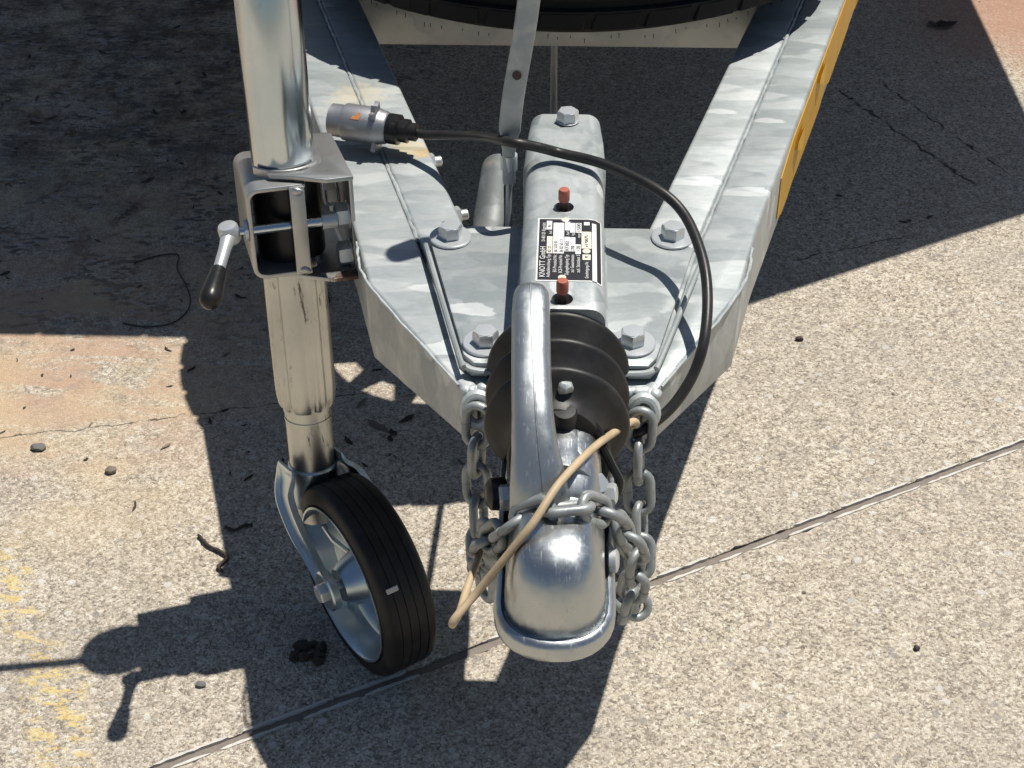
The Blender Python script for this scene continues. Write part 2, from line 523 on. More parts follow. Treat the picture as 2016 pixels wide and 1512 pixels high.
def tag(o, label=None, cat=None, group=None, kind=None):
    for k, v in (('label', label), ('category', cat), ('group', group), ('kind', kind)):
        if v:
            o[k] = v
    return o

def link_mesh(name, me, mat, parent=None, recenter=True):
    """mesh given in world coordinates -> object with its origin in the middle of it"""
    if mat is not None and not me.materials:
        me.materials.append(mat)
    c = V((0, 0, 0))
    if recenter:
        xs = [v.co for v in me.vertices]
        lo = V((min(v.x for v in xs), min(v.y for v in xs), min(v.z for v in xs)))
        hi = V((max(v.x for v in xs), max(v.y for v in xs), max(v.z for v in xs)))
        c = (lo + hi) / 2
        me.transform(Matrix.Translation(-c))
    o = bpy.data.objects.new(name, me)
    COL.objects.link(o)
    if parent is not None:
        o.parent = parent
        o.location = c - wloc(parent)
    else:
        o.location = c
    return o

def part(name, b, mat, parent=None, smooth=35, recenter=True):
    return link_mesh(name, b.mesh(name, smooth), mat, parent, recenter)

def place(name, me, mtx, parent):
    """shared mesh placed by a rotation+translation matrix in world space under a parent"""
    o = bpy.data.objects.new(name, me)
    COL.objects.link(o)
    o.parent = parent
    m = mtx.copy()
    m.translation = mtx.translation - wloc(parent)
    o.matrix_basis = m
    return o

def empty(name, loc, label, cat, group=None):
    o = bpy.data.objects.new(name, None)
    COL.objects.link(o)
    o.location = loc
    o.empty_display_size = 0.05
    return tag(o, label, cat, group)

def stadium(cx, y0, y1, r, n=12):
    """plan outline: half round at the y0 side, straight back to y1"""
    p = [(cx + r * cos(a), y0 + r * sin(a)) for a in [pi + pi * k / n for k in range(n + 1)]]
    return p + [(cx + r, y1), (cx - r, y1)]

# ------------------------------------------------------------------ ground
ground = part('ground', B().box((0, 6, -.09), (60, 60, .1)), M['concrete'], None, recenter=False)
tag(ground, 'sunlit aggregate concrete yard', None, None, 'structure')
J0, J1 = V((-0.4031, 0.9791, 0)), V((0.5917, 1.5214, 0))
jd = (J1 - J0).normalized()
jn = V((-jd.y, jd.x, 0))
rj = random.Random(3)
def jag(side, n0, amp):
    """points along the joint; side = +1 far slab, -1 near slab"""
    pts = []
    s = -9.0
    while s < 9.0:
        near = -.35 < s < 1.6
        k = (rj.random() - .5) * amp * (1 if near else .4)
        if near and rj.random() < .10:
            k += side * rj.random() * .004
        pts.append(J0 + jd * s + jn * (side * n0 + k))
        s += .009 if near else .5
    return pts
def slab(side):
    e = jag(side, .0058, .0022)
    b = B()
    bm = b.bm
    far = [p + jn * side * 9 for p in (e[0], e[-1])]
    top = [bm.verts.new(p) for p in e]
    low = [bm.verts.new(p - V((0, 0, .03))) for p in e]
    f0, f1 = [bm.verts.new(p) for p in far]
    g0, g1 = [bm.verts.new(p - V((0, 0, .03))) for p in far]
    # a slightly lowered worn arris along the joint
    inn = [bm.verts.new(p + jn * side * .006) for p in e]
    for v in top:
        v.co.z = -.0016
    for i in range(len(e) - 1):
        bm.faces.new((top[i], top[i + 1], inn[i + 1], inn[i]))
        bm.faces.new((low[i], low[i + 1], top[i + 1], top[i]))
    for i in range(len(e) - 1):
        pass
    bm.faces.new([inn[0]] + inn[1:] + [f1, f0])
    bm.faces.new((f0, f1, g1, g0))
    return part('concrete_slab', b, M['concrete'], ground, 40, recenter=False)
slab(1)
slab(-1)
b = B()
seal = []
for k in range(0, 240):
    s = -.4 + k * .0085
    c = J0 + jd * s
    w = .0052
    zz = -.0028 + (rj.random() - .5) * .0012
    seal.append([c - jn * w + V((0, 0, zz - .001)), c + V((0, 0, zz + .0008)), c + jn * w + V((0, 0, zz - .001)), c + jn * w + V((0, 0, -.02)), c - jn * w + V((0, 0, -.02))])
b.loft(seal)
part('joint_sealant', b, M['seal'], ground, 50)
# pale broken mortar lips along both sides of the joint
for side in (-1, 1):
    b = B()
    s = -.36
    while s < 1.5:
        L = .02 + rj.random() * .09
        if rj.random() < .8:
            ring = []
            n = max(3, int(L / .007))
            for k in range(n + 1):
                c = J0 + jd * (s + L * k / n) + jn * side * (.0062 + (rj.random() - .5) * .001)
                hw = .0011 + rj.random() * .0011
                if k in (0, n):
                    hw = .0004
                ring.append([c - jn * hw + V((0, 0, -.006)), c - jn * hw + V((0, 0, .0004)), c + jn * hw + V((0, 0, .0002)), c + jn * hw + V((0, 0, -.006))])
            b.loft(ring)
        s += L + rj.random() * .02
    o = part('joint_lip', b, M['chip'], ground, 40)
    o['kind'] = 'stuff'

# ------------------------------------------------------------------ trailer
TR = empty('trailer', (0, 1.2, 0), 'galvanised steel trailer with an A-shaped drawbar and ball coupling', 'trailer')
ZT = .49

def beam(side, inner, seam, outer, slope, corner, tip, mat):
    """each beam is two folded channels welded along the seam; x at y = 1.222"""
    yr = 2.75
    at = lambda x0, y: side * (x0 + slope * (y - 1.222))
    zb = .405
    def zlow(y):
        if y > 1.13:
            return zb
        return zb + (.437 - zb) * min(1, (1.13 - y) / .14)
    ip = [(at(inner, yr), yr), (at(inner, 1.03), 1.03), (at(seam, 1.03) - side * .0013, 1.03), (at(seam, yr) - side * .0013, yr)]
    op = [(at(seam, yr) + side * .0013, yr), (at(seam, 1.03) + side * .0013, 1.03), (side * (tip[0] - .012), tip[1] + .004), (side * tip[0], tip[1]), (side * corner[0], corner[1]), (at(outer, 1.25), 1.25), (at(outer, yr), yr)]
    root = None
    for nm, poly in (('drawbar_beam', op), ('inner_channel', ip)):
        b = B()
        b.loft([[(x, y, zlow(y)) for x, y in poly], [(x, y, ZT) for x, y in poly]])
        b.bevel(.0035, 3, 25)
        o = part(nm, b, mat, TR if root is None else root, 30)
        root = root or o
    # weld bead in the seam
    pts, rs = [], []
    rr = random.Random(5 + side)
    y = 1.215
    while y < 2.7:
        pts.append((at(seam, y) + (rr.random() - .5) * .0012, y, ZT - .0012 + (rr.random() - .5) * .0008))
        rs.append(.0017 + rr.random() * .0007)
        y += .008
    part('weld_bead', B().sweep(pts, rs, 8), M['seam'], root)
    return root
beam_r = beam(1, .0755, .1275, .1765, .290, (.157, 1.136), (.079, .991), M['galv_r'])
beam_l = beam(-1, .0885, .1385, .1945, .310, (.174, 1.140), (.0795, .988), M['galv_l'])
beam_r['label'] = 'galvanised drawbar beam with yellow reflective tape'
beam_l['label'] = 'galvanised drawbar beam carrying the jockey wheel clamp'

# dripped zinc along the bent upper edge of the front
for side, e in ((1, [(.0835, .999), (.157, 1.137), (.176, 1.21)]), (-1, [(.084, .996), (.174, 1.141), (.1935, 1.21)])):
    rr = random.Random(17 + side)
    pts, rs = [], []
    P = catmull([(side * x, y, ZT - .0013) for x, y in e], 14)
    for p in P:
        pts.append(p + V(((rr.random() - .5) * .0012, (rr.random() - .5) * .0012, 0)))
        rs.append(.0009 + rr.random() * .0008)
    part('edge_bead', B().sweep(pts, rs, 7), M['weld'], beam_r if side > 0 else beam_l)

# yellow reflective tape on the outer face of one beam
d = V((.290, 1, 0)).normalized()
n = V((d.y, -d.x, 0))
rr = random.Random(8)
top, low = [], []
y = 1.372
ring = []
def outer_r(y):
    return V((.1765 + .290 * (y - 1.222), y, 0))
while y < 2.6:
    p = outer_r(y) + n * .0012
    zt = .482 - max(0, (1.43 - y)) * .22
    zl = .411 + (rr.random() - .5) * .004 + (0.012 if rr.random() < .12 else 0) + max(0, (1.40 - y)) * .4
    ring.append([p + V((0, 0, zl)) - n * .001, p + V((0, 0, zl)), p + V((0, 0, zt)), p + V((0, 0, zt)) - n * .001])
    y += .03
part('reflective_tape', B().loft(ring), M['yellow'], beam_r)
for yy, zz in ((1.60, .474), (1.47, .462)):
    p = outer_r(yy) + n * .003
    b = B()
    b.loft([[p + d * u - n * .0025 + V((0, 0, zz - .010 * w)), p + d * u + n * (.004 * w) + V((0, 0, zz - .012 * w)), p + d * u + n * .0015 + V((0, 0, zz + .006))] for u, w in ((-.02, .3), (0, 1), (.022, .5))])
    part('tape_flap', b, M['yellow'], beam_r, 20)

# nuts on the inner face of the beam with the clamp
def bolt_mesh(af, h, washer_r, washer_t, name, stub=0):
    b = B()
    if washer_r:
        b.lathe([(washer_r - .0008, 0), (washer_r, .0006), (washer_r, washer_t - .0006), (washer_r - .0008, washer_t)], seg=36)
    b.hexa((0, 0, washer_t), af, h)
    b.lathe([(af * .46, washer_t + h * .98), (af * .44, washer_t + h * 1.04), (af * .2, washer_t + h * 1.05)], seg=24)
    if stub:
        b.lathe([(stub, washer_t + h), (stub, washer_t + h + .007), (stub * .8, washer_t + h + .008)], seg=16)
    me = b.mesh(name, 30)
    me.materials.append(M['bolt'])
    return me
def to(p, ax=(0, 0, 1), rot=0):
    a, bb, t = frame_of(ax)
    R = Matrix((a, bb, t)).transposed().to_4x4() @ Matrix.Rotation(rot, 4, 'Z')
    return Matrix.Translation(V(p)) @ R
nut_me = bolt_mesh(.017, .010, .013, .002, 'nut', .0055)
nl = V((1, .322, 0)).normalized()
for y, z in ((1.405, .462), (1.300, .462), (1.375, .432)):
    x = -(.0885 + .322 * (y - 1.222))
    place('clamp_nut', nut_me, to((x - .0005, y, z), nl, .4), beam_l)

# mounting plate and the wider folded plate below it
pl = [(-.088, 1.224), (-.125, 1.195), (-.0835, 1.018), (-.074, 1.005), (.074, 1.005), (.0815, 1.018), (.122, 1.190), (.082, 1.224), (.045, 1.224), (-.045, 1.224)]
plate = part('mounting_plate', B().prism(pl, ZT + .0008, ZT + .0065).bevel(.0016, 2), M['galv_plate'], TR)
fl = [(-.086, 1.222), (-.1225, 1.194), (-.0815, 1.022), (-.072, 1.010), (.072, 1.010), (.0795, 1.022), (.1195, 1.189), (.080, 1.222), (.05, 1.222), (-.05, 1.222)]
part('housing_flange', B().prism(fl, ZT + .0070, ZT + .0118).bevel(.002, 2), M['galv_plate'], plate)
ZP = ZT + .0118
big_bolt = bolt_mesh(.0192, .0112, .0195, .0028, 'plate_bolt')
for x, y, r in ((-.104, 1.199, .3), (.1005, 1.204, .75), (-.0635, 1.036, .1), (.0595, 1.039, .5)):
    place('plate_bolt', big_bolt, to((x, y, ZP + .0003), (0, 0, 1), r), plate)
# long slotted wire clips along the plate edges
for s, pts in ((-1, [(-.1265, 1.190, ZP - .002), (-.0855, 1.022, ZP - .001), (-.079, 1.0095, ZP - .003), (-.066, 1.004, ZP - .004), (-.03, 1.0035, ZP - .004)]), (1, [(.1225, 1.160, ZP - .001), (.083, 1.022, ZP - .001), (.077, 1.010, ZP - .003), (.066, 1.0045, ZP - .004), (.03, 1.004, ZP - .004)])):
    part('edge_strip', B().sweep(catmull(pts, 5), .0026, 8, flat=1.3), M['galv_dull'], plate)

# overrun housing: hat section pressed steel, wider and lower at the rear
def hat(y, top, hw, zb, rc=.0135, fil=True, zfloor=None):
    pts = []
    n = 7
    for k in range(n + 1):
        a = pi / 2 * k / n
        pts.append((hw - rc + rc * sin(a), top - rc + rc * cos(a)))
    if fil:
        for k in range(0, 6):
            a = pi / 2 * k / 5
            pts.append((hw + .010 - .010 * cos(a), zb + .010 - .010 * sin(a)))
        pts.append((hw + .012, zb - .001))
    else:
        for k in range(0, 6):
            pts.append((hw, zb + .010 * (1 - k / 5)))
        pts.append((hw, zb - .001))
    half = [V((x, y, z)) for x, z in pts]
    return half[::-1][:0] + [V((-p.x, p.y, p.z)) for p in half[::-1]] + half
rings = []
for y, top, hw, zb, fil in ((1.352, .538, .024, .47, False), (1.350, .549, .030, .468, False), (1.343, .5545, .034, .465, False), (1.30, .5555, .037, .463, False), (1.252, .5555, .0385, .463, False), (1.249, .5563, .0382, .463, False), (1.2455, .561, .0355, .463, False), (1.226, .5615, .0355, .463, False), (1.217, .5615, .0355, ZP - .002, True), (1.10, .5615, .0355, ZP - .002, True), (1.009, .5615, .0355, ZP - .002, True), (1.006, .5605, .035, ZP - .002, True)):
    rings.append(hat(y, top, hw, zb, fil=fil))
hb = B().loft(rings)
hm = hb.mesh('overrun_housing', 38)
house = bpy.data.objects.new('overrun_housing', hm)
COL.objects.link(house)
cb = B()
for y in (1.1595, 1.0185):
    cb.cyl((0, y, .54), (0, y, .58), .0088, 28)
cutter = bpy.data.objects.new('cutter', cb.mesh('cutter'))
COL.objects.link(cutter)
md = house.modifiers.new('b', 'BOOLEAN')
md.operation = 'DIFFERENCE'
md.object = cutter
md.solver = 'EXACT'
dg = bpy.context.evaluated_depsgraph_get()
hm2 = bpy.data.meshes.new_from_object(house.evaluated_get(dg))
bpy.data.objects.remove(house)
bpy.data.objects.remove(cutter)
hm2.name = 'overrun_housing'
for p in hm2.polygons:
    p.use_smooth = True
hm2.set_sharp_from_angle(angle=radians(38))
hm2.materials.clear()
house = link_mesh('overrun_housing', hm2, M['galv_house'], TR)
for y in (1.1595, 1.0185):
    b = B().cyl((0, y, .5415), (0, y, .572), .0040, 16)
    pin = part('locating_pin', b, M['pin'], house)
    part('red_cap', B().lathe([(.0046, 0), (.0050, .001), (.0050, .0095), (.0042, .0115), (.0015, .0118)], (0, y, .568), seg=20), M['red'], pin)
rear_bolt = bolt_mesh(.0185, .0095, .0112, .0018, 'housing_bolt')
place('housing_bolt', rear_bolt, to((.0022, 1.3275, .5556), (0, 0, 1), .2), house)

# rating plate that follows the curve of the housing
def hx(s, off):
    """arc length s across the housing top -> (x, z)"""
    flat = .022
    if s <= flat:
        return s, .5615 + off
    a = (s - flat) / .0135
    return flat + (.0135 + off) * sin(a), .548 + (.0135 + off) * cos(a)
def strip(s0, s1, y0, y1, off, n=10, thick=.0004):
    b = B()
    rg = []
    for k in range(n + 1):
        s = s0 + (s1 - s0) * k / n
        x, z = hx(s, off)
        x2, z2 = hx(s, off - thick)
        rg.append([(x, y0, z), (x, y1, z), (x2, y1, z2), (x2, y0, z2)])
    return b.loft(rg)
frame_pl = part('rating_plate', strip(-.0222, .0335, 1.0432, 1.1395, .0005), M['label_white'], house)
part('plate_field', strip(-.0207, .0322, 1.0447, 1.138, .0008, thick=.0003), M['label_black'], house)
Yz = lambda v: 1.138 - (v - 250) * .0001146
Xz = lambda v: -.0205 + (v - 280) * .0000669
fields = [(405, 35, 280, 400), (415, 35, 495, 725), (492, 34, 305, 725), (562, 34, 305, 725), (640, 34, 290, 410), (636, 34, 500, 695), (706, 34, 305, 440), (706, 34, 505, 695), (783, 34, 305, 440), (775, 34, 600, 730), (885, 36, 290, 335), (880, 62, 425, 655), (880, 50, 735, 805)]
for xc, hw, a, c in fields:
    part('plate_field', strip(Xz(xc - hw), Xz(xc + hw), Yz(c), Yz(a), .0011, 4, .0003), M['label_cream'] if a in (425, 735, 495) else M['label_white'], frame_pl)
part('plate_field', strip(Xz(950), Xz(1005), Yz(1075), Yz(305), .0011, 4, .0003), M['label_white'], frame_pl)
for xc, yc, mt in ((610, 262, 'label_cream'), (580, 1035, 'label_cream'), (880, 690, 'label_cream')):
    x, z = hx(Xz(xc), .0012)
    b = B().lathe([(.0034, -.0005), (.0034, 0), (.0018, .0005)], (x, Yz(yc), z), seg=18)
    part('rivet', b, M[mt], frame_pl)
def text(s, size, xc, y0, mat, y1=None):
    cu = bpy.data.curves.new('t', 'FONT')
    cu.body = s
    cu.size = size
    cu.resolution_u = 2
    o = bpy.data.objects.new('t', cu)
    COL.objects.link(o)
    dgr = bpy.context.evaluated_depsgraph_get()
    me = bpy.data.meshes.new_from_object(o.evaluated_get(dgr))
    bpy.data.objects.remove(o)
    w = max(v.co.x for v in me.vertices)
    k = 1.0
    if y1:
        k = (y1 - y0) / w
    for v in me.vertices:
        x, z = hx(xc + size * .35 - v.co.y, .0014)
        v.co = V((x, y0 + v.co.x * k, z))
    me.materials.clear()
    me.name = 'lettering'
    return link_mesh('lettering', me, mat, frame_pl)
W, K = M['label_white'], M['label_black']
text('KNOTT GmbH', .0068, -.0172, Yz(1040), W, Yz(640))
text('D-83125 Eggstätt', .0042, -.0170, Yz(570), W, Yz(310))
for i, (xc, t) in enumerate(((405, 'Auflaufeinrichtung Typ'), (485, 'EG-Protokoll Nr.'), (555, 'ECE-Protokoll Nr.'), (632, 'Zugkugelkupplung Typ'), (702, 'zul. Gesamtmasse'), (775, 'zul. Stützlast S'), (880, 'Genehmigungs-Nr.'))):
    text(t, .0042, Xz(xc), Yz((1040, 975, 985, 1010, 975, 975, 1050)[i]), W, Yz(745 if i < 6 else 830))
for xc, t, a, c in ((415, 'KF 27', 715, 630), (492, '36 510 01', 715, 560), (562, '36 02 65 11', 715, 540), (636, 'KF302', 690, 560), (706, '2700', 690, 620), (775, '120', 690, 625), (783, '1500', 435, 315), (405, 'A', 372, 340), (880, 'e1*0075', 640, 480), (880, 'M', 785, 760)):
    text(t, .0044, Xz(xc), Yz(a), K, Yz(c))
for xc, t, a, c in ((420, 'Ausf.', 470, 420), (640, 'Ausf.', 480, 425), (706, 'kg', 485, 455), (783, 'max', 515, 455)):
    text(t, .0036, Xz(xc), Yz(a), W, Yz(c))

# ---------------- bellows
prof = []
def fold(y, r_out, r_in, dy):
    return [(r_in, y + dy * .55), (r_out - .003, y + dy * .18), (r_out, y + .001), (r_out - .0004, y - .0015), (r_out - .004, y - .004), (r_in + .006, y - dy * .28)]
bz = .500
pr = [(.036, .050)]
for y, ro in ((.038, .0585), (.003, .0580), (-.033, .0575)):
    pr += [(.040, y + .016), (ro - .0035, y + .0045), (ro - .0008, y + .0022), (ro, y - .0004), (ro - .0016, y - .003), (ro - .008, y - .0052)]
pr += [(.042, -.042), (.038, -.0455), (.036, -.049), (.0345, -.056), (.030, -.0575)]
b = B().lathe([(r, h) for r, h in pr], (-.0025, .9665, bz), (0, 1, 0), 72)
part('bellows', b, M['bellows'], TR, 50)
# stub shaft and rubber nipple in front of the bellows
b = B().cyl((0, .925, .492), (0, .868, .488), .0295, 36)
shaft = part('drawbar_shaft', b, M['cast'], TR)
part('grease_cap', B().lathe([(.0098, 0), (.0098, .016), (.0085, .0185), (.003, .019)], (.0035, .9135, .515), (0, -.15, 1), 24), M['bellows'], shaft)
part('grease_blob', B().sphere((.0035, .925, .5435), .0058, (1, .8, 1.1), 2, .5, 4), M['weld'], shaft)
ring = [V((.0355 * cos(a), .905 + .012 * sin(a), .489 + .0355 * sin(a))) for a in [2 * pi * k / 40 for k in range(40)]]
part('rubber_strap', B().sweep(ring, .0034, 8, closed=True, flat=1.6), M['plastic'], shaft)
part('strap_tail', B().sweep(catmull([(.033, .907, .502), (.041, .902, .486), (.0475, .897, .474), (.046, .893, .465)], 5), [.0035] * 11 + [.003] * 5, 8), M['plastic'], shaft)

# ---------------- coupling head
def outline(r, y0, y1, z, n=14, sq=1.0):
    """stadium with nose at -y"""
    cx = -.0015
    pts = []
    for k in range(n + 1):
        a = pi + pi * k / n
        ca, sa = cos(a), sin(a)
        e = 2 / sq if sq != 1 else 1
        x = r * (abs(ca) ** (1 / sq)) * (1 if ca >= 0 else -1)
        y = r * (abs(sa) ** (1 / sq)) * (1 if sa >= 0 else -1)
        pts.append((cx + x, y0 + y, z))
    for k in range(1, 5):
        pts.append((cx + r, y0 + (y1 - y0) * k / 5, z))
    pts += [(cx + r, y1, z), (cx - r, y1, z)]
    for k in range(1, 5):
        pts.append((cx - r, y1 + (y0 - y1) * k / 5, z))
    return pts
rings = []
for ins, z in ((.006, .4185), (.002, .4195), (.0004, .4225), (0, .427), (.0002, .432), (.0022, .4365), (.0055, .4375), (.0078, .4345)):
    rings.append(outline(.0458 - ins, .803, .922, z, sq=1.12))
rim_part = B().loft(rings)
coup = part('coupling_head', rim_part, M['cast'], TR, 50)
rings = []
for r, z, dy in ((.0385, .430, 0), (.0376, .442, .0005), (.0368, .456, .0015), (.0352, .468, .003), (.0328, .478, .006), (.0295, .4865, .010), (.0250, .4925, .0145), (.0195, .4960, .0195), (.0135, .4978, .0245), (.0065, .4985, .029)):
    rings.append(outline(r, .8065 + dy * .5, .915 - dy * .2, z, sq=1.22))
part('ball_socket', B().loft(rings), M['cast'], coup, 70)
# upstand walls at the back of the head
for s in (-1, 1):
    b = B().prism([(.862, .428), (.93, .428), (.93, .4655), (.912, .470), (.888, .468), (.872, .452)], 0, .0042, lambda y, z, t, s=s: (-.0015 + s * (.0405 + t), y, z)).bevel(.0012, 2)
    part('side_wall', b, M['cast'], coup)
# neck casting that carries the lever
rings = []
for y, hw, z0, z1 in ((.846, .020, .458, .492), (.855, .027, .455, .503), (.868, .031, .452, .512), (.885, .032, .452, .5165), (.905, .0315, .455, .518), (.917, .030, .458, .516)):
    c = (z0 + z1) / 2
    h = (z1 - z0) / 2
    rings.append([V((.001 + hw * (abs(cos(a)) ** .75) * (1 if cos(a) >= 0 else -1), y, c + h * (abs(sin(a)) ** .75) * (1 if sin(a) >= 0 else -1))) for a in [2 * pi * k / 28 for k in range(28)]])
part('neck_casting', B().loft(rings), M['cast'], coup, 60)
# lever
LP = [(-.0243, 1.0005, .5815), (-.0243, .9965, .583), (-.0242, .988, .5842), (-.0240, .974, .5810), (-.0233, .950, .5715), (-.0222, .920, .5575), (-.0205, .893, .5425), (-.0182, .873, .525), (-.0150, .858, .505), (-.0125, .849, .482), (-.0115, .846, .470)]
RX = [.004, .0105, .0138, .0148, .0150, .0152, .0158, .0178, .0218, .0245, .0235]
RZ = [.003, .008, .0108, .0118, .0120, .0122, .0130, .0140, .0140, .0125, .011]
P = catmull(LP, 4)
def lerp_list(L, n):
    out = []
    for i in range(len(L) - 1):
        for k in range(n):
            out.append(L[i] + (L[i + 1] - L[i]) * k / n)
    return out + [L[-1]]
rx, rz = lerp_list(RX, 4), lerp_list(RZ, 4)
rings = []
for i, p in enumerate(P):
    t = (P[min(i + 1, len(P) - 1)] - P[max(i - 1, 0)]).normalized()
    a = V((1, 0, 0))
    a = (a - t * a.dot(t)).normalized()
    bb = t.cross(a)
    ring = []
    for k in range(28):
        an = 2 * pi * k / 28
        ca, sa = cos(an), sin(an)
        q = .74
        ring.append(p + a * rx[i] * (abs(ca) ** q) * (1 if ca >= 0 else -1) + bb * rz[i] * (abs(sa) ** q) * (1 if sa >= 0 else -1))
    rings.append(ring)
lever = part('coupling_lever', B().loft(rings), M['handle'], coup, 55)
# parting line on the lever
pts = []
for i in range(6, len(P) - 2):
    t = (P[i + 1] - P[i - 1]).normalized()
    bb = t.cross(V((1, 0, 0))).normalized()
    if bb.z < 0:
        bb = -bb
    pts.append(P[i] + bb * (rz[i] + .00005) + V((-.002 + .00018 * i, 0, 0)))
part('parting_line', B().sweep(pts, .00075, 6), M['handle'], coup)
# slot with safety tongue, hinge bolts, nuts
part('indicator_slot', B().box((-.0075, .8405, .4745), (.032, .004, .0085)).bevel(.001), M['plastic'], coup)
part('indicator_tongue', B().box((.0035, .8375, .476), (.0035, .006, .013)).bevel(.0008), M['handle'], coup)
hexb = bolt_mesh(.015, .008, 0, 0, 'hinge_nut')
for p, ax in (((.027, .876, .490), (.5, -.6, .6)), ((.0175, .862, .486), (.2, -.8, .5)), ((.0365, .885, .472), (1, -.2, .15))):
    place('hinge_nut', hexb, to(p, ax, .3), coup)
place('hinge_bolt', bolt_mesh(.019, .009, .0125, .003, 'hinge_bolt'), to((-.0335, .882, .470), (-1, -.15, 0)), coup)
part('rubber_buffer', B().lathe([(.0125, 0), (.0135, .004), (.0125, .012), (.008, .0155), (.002, .0165)], (-.0415, .893, .463), (-1, -.2, .1), 24), M['plastic'], coup)
for p in ((.0402, .842, .443), ):
    part('side_pin', B().lathe([(.0095, 0), (.0095, .005), (.006, .0065), (.001, .0068)], p, (1, -.1, .12), 20), M['bolt'], coup)
# faint raised marks on top of the socket
rr = random.Random(2)
b = B()
for k in range(5):
    b.box((-.020 + k * .007 + rr.random() * .001, .833 + rr.random() * .002, .4972 - abs(k - 2) * .0006), (.0016, .0045, .0016))
    b.box((-.0185 + k * .007, .835 + rr.random() * .003, .4972 - abs(k - 2) * .0006), (.0030, .0013, .0016))
part('cast_mark', b.bevel(.0003, 1), M['cast'], coup)

# ---------------- chain lugs: welded eyes with lumpy zinc
def lug(s):
    x = s * .067
    b = B()
    ring = [V((x + s * .001 + .0115 * cos(a) * .9, .984 + .003 * sin(a), .473 + .0135 * sin(a))) for a in [2 * pi * k / 24 for k in range(24)]]
    b.sweep(ring, .0047, 10, closed=True)
    o = part('chain_lug', b, M['weld'], TR)
    rr = random.Random(20 + s)
    b = B()
    for k in range(6):
        b.sphere((x - s * .012 + s * k * .0045, .992 + rr.random() * .003, .486 + rr.random() * .003), .006, (1, .9, .7), 2, .25, k + 5)
    part('lug_weld', b, M['weld'], o, 60)
lug(-1)
lug(1)
# closed front under the plate, between the two beam tips
part('front_gusset', B().prism([(-.082, 1.012), (-.066, .996), (.066, .996), (.082, 1.012)], .437, ZT - .0005).bevel(.0015), M['galv_dull'], TR)
# lower rounded tab hanging below the front, seen either side of the bellows
part('lower_tab', B().prism([(-.054, .470), (-.056, .436), (-.050, .424), (-.036, .418), (.036, .418), (.050, .424), (.056, .436), (.054, .470)], .9905, .9945, lambda x, z, y: (x, y, z)).bevel(.0008), M['galv_dull'], TR)

# ---------------- hand brake lever, its spring tube and the brake rod
lev = [(-.0515, 1.243, .535), (-.0515, 1.247, .575), (-.0475, 1.252, .620), (-.034, 1.270, .705), (-.026, 1.288, .82), (-.022, 1.297, .90), (-.0215, 1.300, .945)]
P = catmull(lev, 6)
rings = []
for i, p in enumerate(P):
    t = (P[min(i + 1, len(P) - 1)] - P[max(i - 1, 0)]).normalized()
    a = V((1, .12, 0))
    a = (a - t * a.dot(t)).normalized()
    bb = t.cross(a)
    u = i / (len(P) - 1)
    hw = .0058 if u < .16 else (.0075 if u < .2 else .0098)
    ht = .0045
    rings.append([p + a * sx * hw + bb * sy * ht for sx, sy in ((-1, -1), (1, -1), (1, 1), (-1, 1))])
hbk = part('handbrake_lever', B().loft(rings).bevel(.0018, 2), M['galv_lever'], TR)
part('hand_grip', B().sweep([V(lev[5]) - V((0, .004, .05)), V(lev[5]) - V((0, .003, .03)), lev[5], V(lev[6]), V(lev[6]) + V((0, 0, .012))], [.013, .0158, .0165, .015, .008], 18, flat=.8), M['plastic'], hbk)
part('lever_hole', B().lathe([(.0042, 0), (.0042, .001)], (-.0440, 1.2515, .6415), (.05, -1, .2), 16), M['pin'], hbk)
part('pull_link', B().sweep([(-.0512, 1.255, .585), (-.0512, 1.252, .555), (-.052, 1.247, .52), (-.0525, 1.232, .47)], .0052, 10, flat=.6), M['galv_lever'], TR)
part('link_sleeve', B().sweep([(-.0514, 1.2480, .563), (-.0516, 1.2475, .548)], .0078, 16), M['bolt'], TR)
rings = []
for p, r in (((-.066, 1.347, .492), .012), ((-.0665, 1.343, .491), .0168), ((-.0705, 1.29, .470), .0178), ((-.075, 1.22, .442), .0182)):
    p = V(p)
    rings.append([p + V((1, 0, 0)) * r * cos(a) + V((0, .36, .93)) * r * sin(a) for a in [2 * pi * k / 24 for k in range(24)]])
sp = part('spring_tube', B().loft(rings), M['shaded_old_zinc'], TR)
part('spring_bracket', B().prism([(1.215, .43), (1.30, .45), (1.335, .505), (1.315, .505), (1.27, .478), (1.215, .47)], 0, .003, lambda y, z, t: (-.0555 + t, y, z)).bevel(.0008), M['galv_lever'], TR)
part('brake_rod', B().sweep([(-.0115, 1.342, .478), (-.0160, 1.80, .396), (-.018, 2.4, .36)], .0042, 12), M['bolt'], TR)

# ---------------- cross member behind
part('cross_member', B().prism([(-.282, 1.795), (.284, 1.795), (.287, 1.865), (-.288, 1.865)], .408, .486).bevel(.004, 2), M['galv_dull'], TR)

# ---------------- jockey wheel clamp on the beam (local frame along the leaning tube)
T0, T1 = V((-.2630, 1.235, .200)), V((-.2720, 1.305, .690))
tz = (T1 - T0).normalized()
def on_tube(z):
    return T0 + (T1 - T0) * ((z - T0.z) / (T1.z - T0.z))
TC = on_tube(.482)
dl = V((-.322, 1, 0)).normalized()
e2 = (dl - tz * dl.dot(tz)).normalized()      # rearwards along the beam
e1 = tz.cross(e2)                             # away from the beam?
if e1.x > 0:
    e1 = -e1
def cl(u, v, w):
    return TC + e1 * u + e2 * v + tz * w
clamp = None
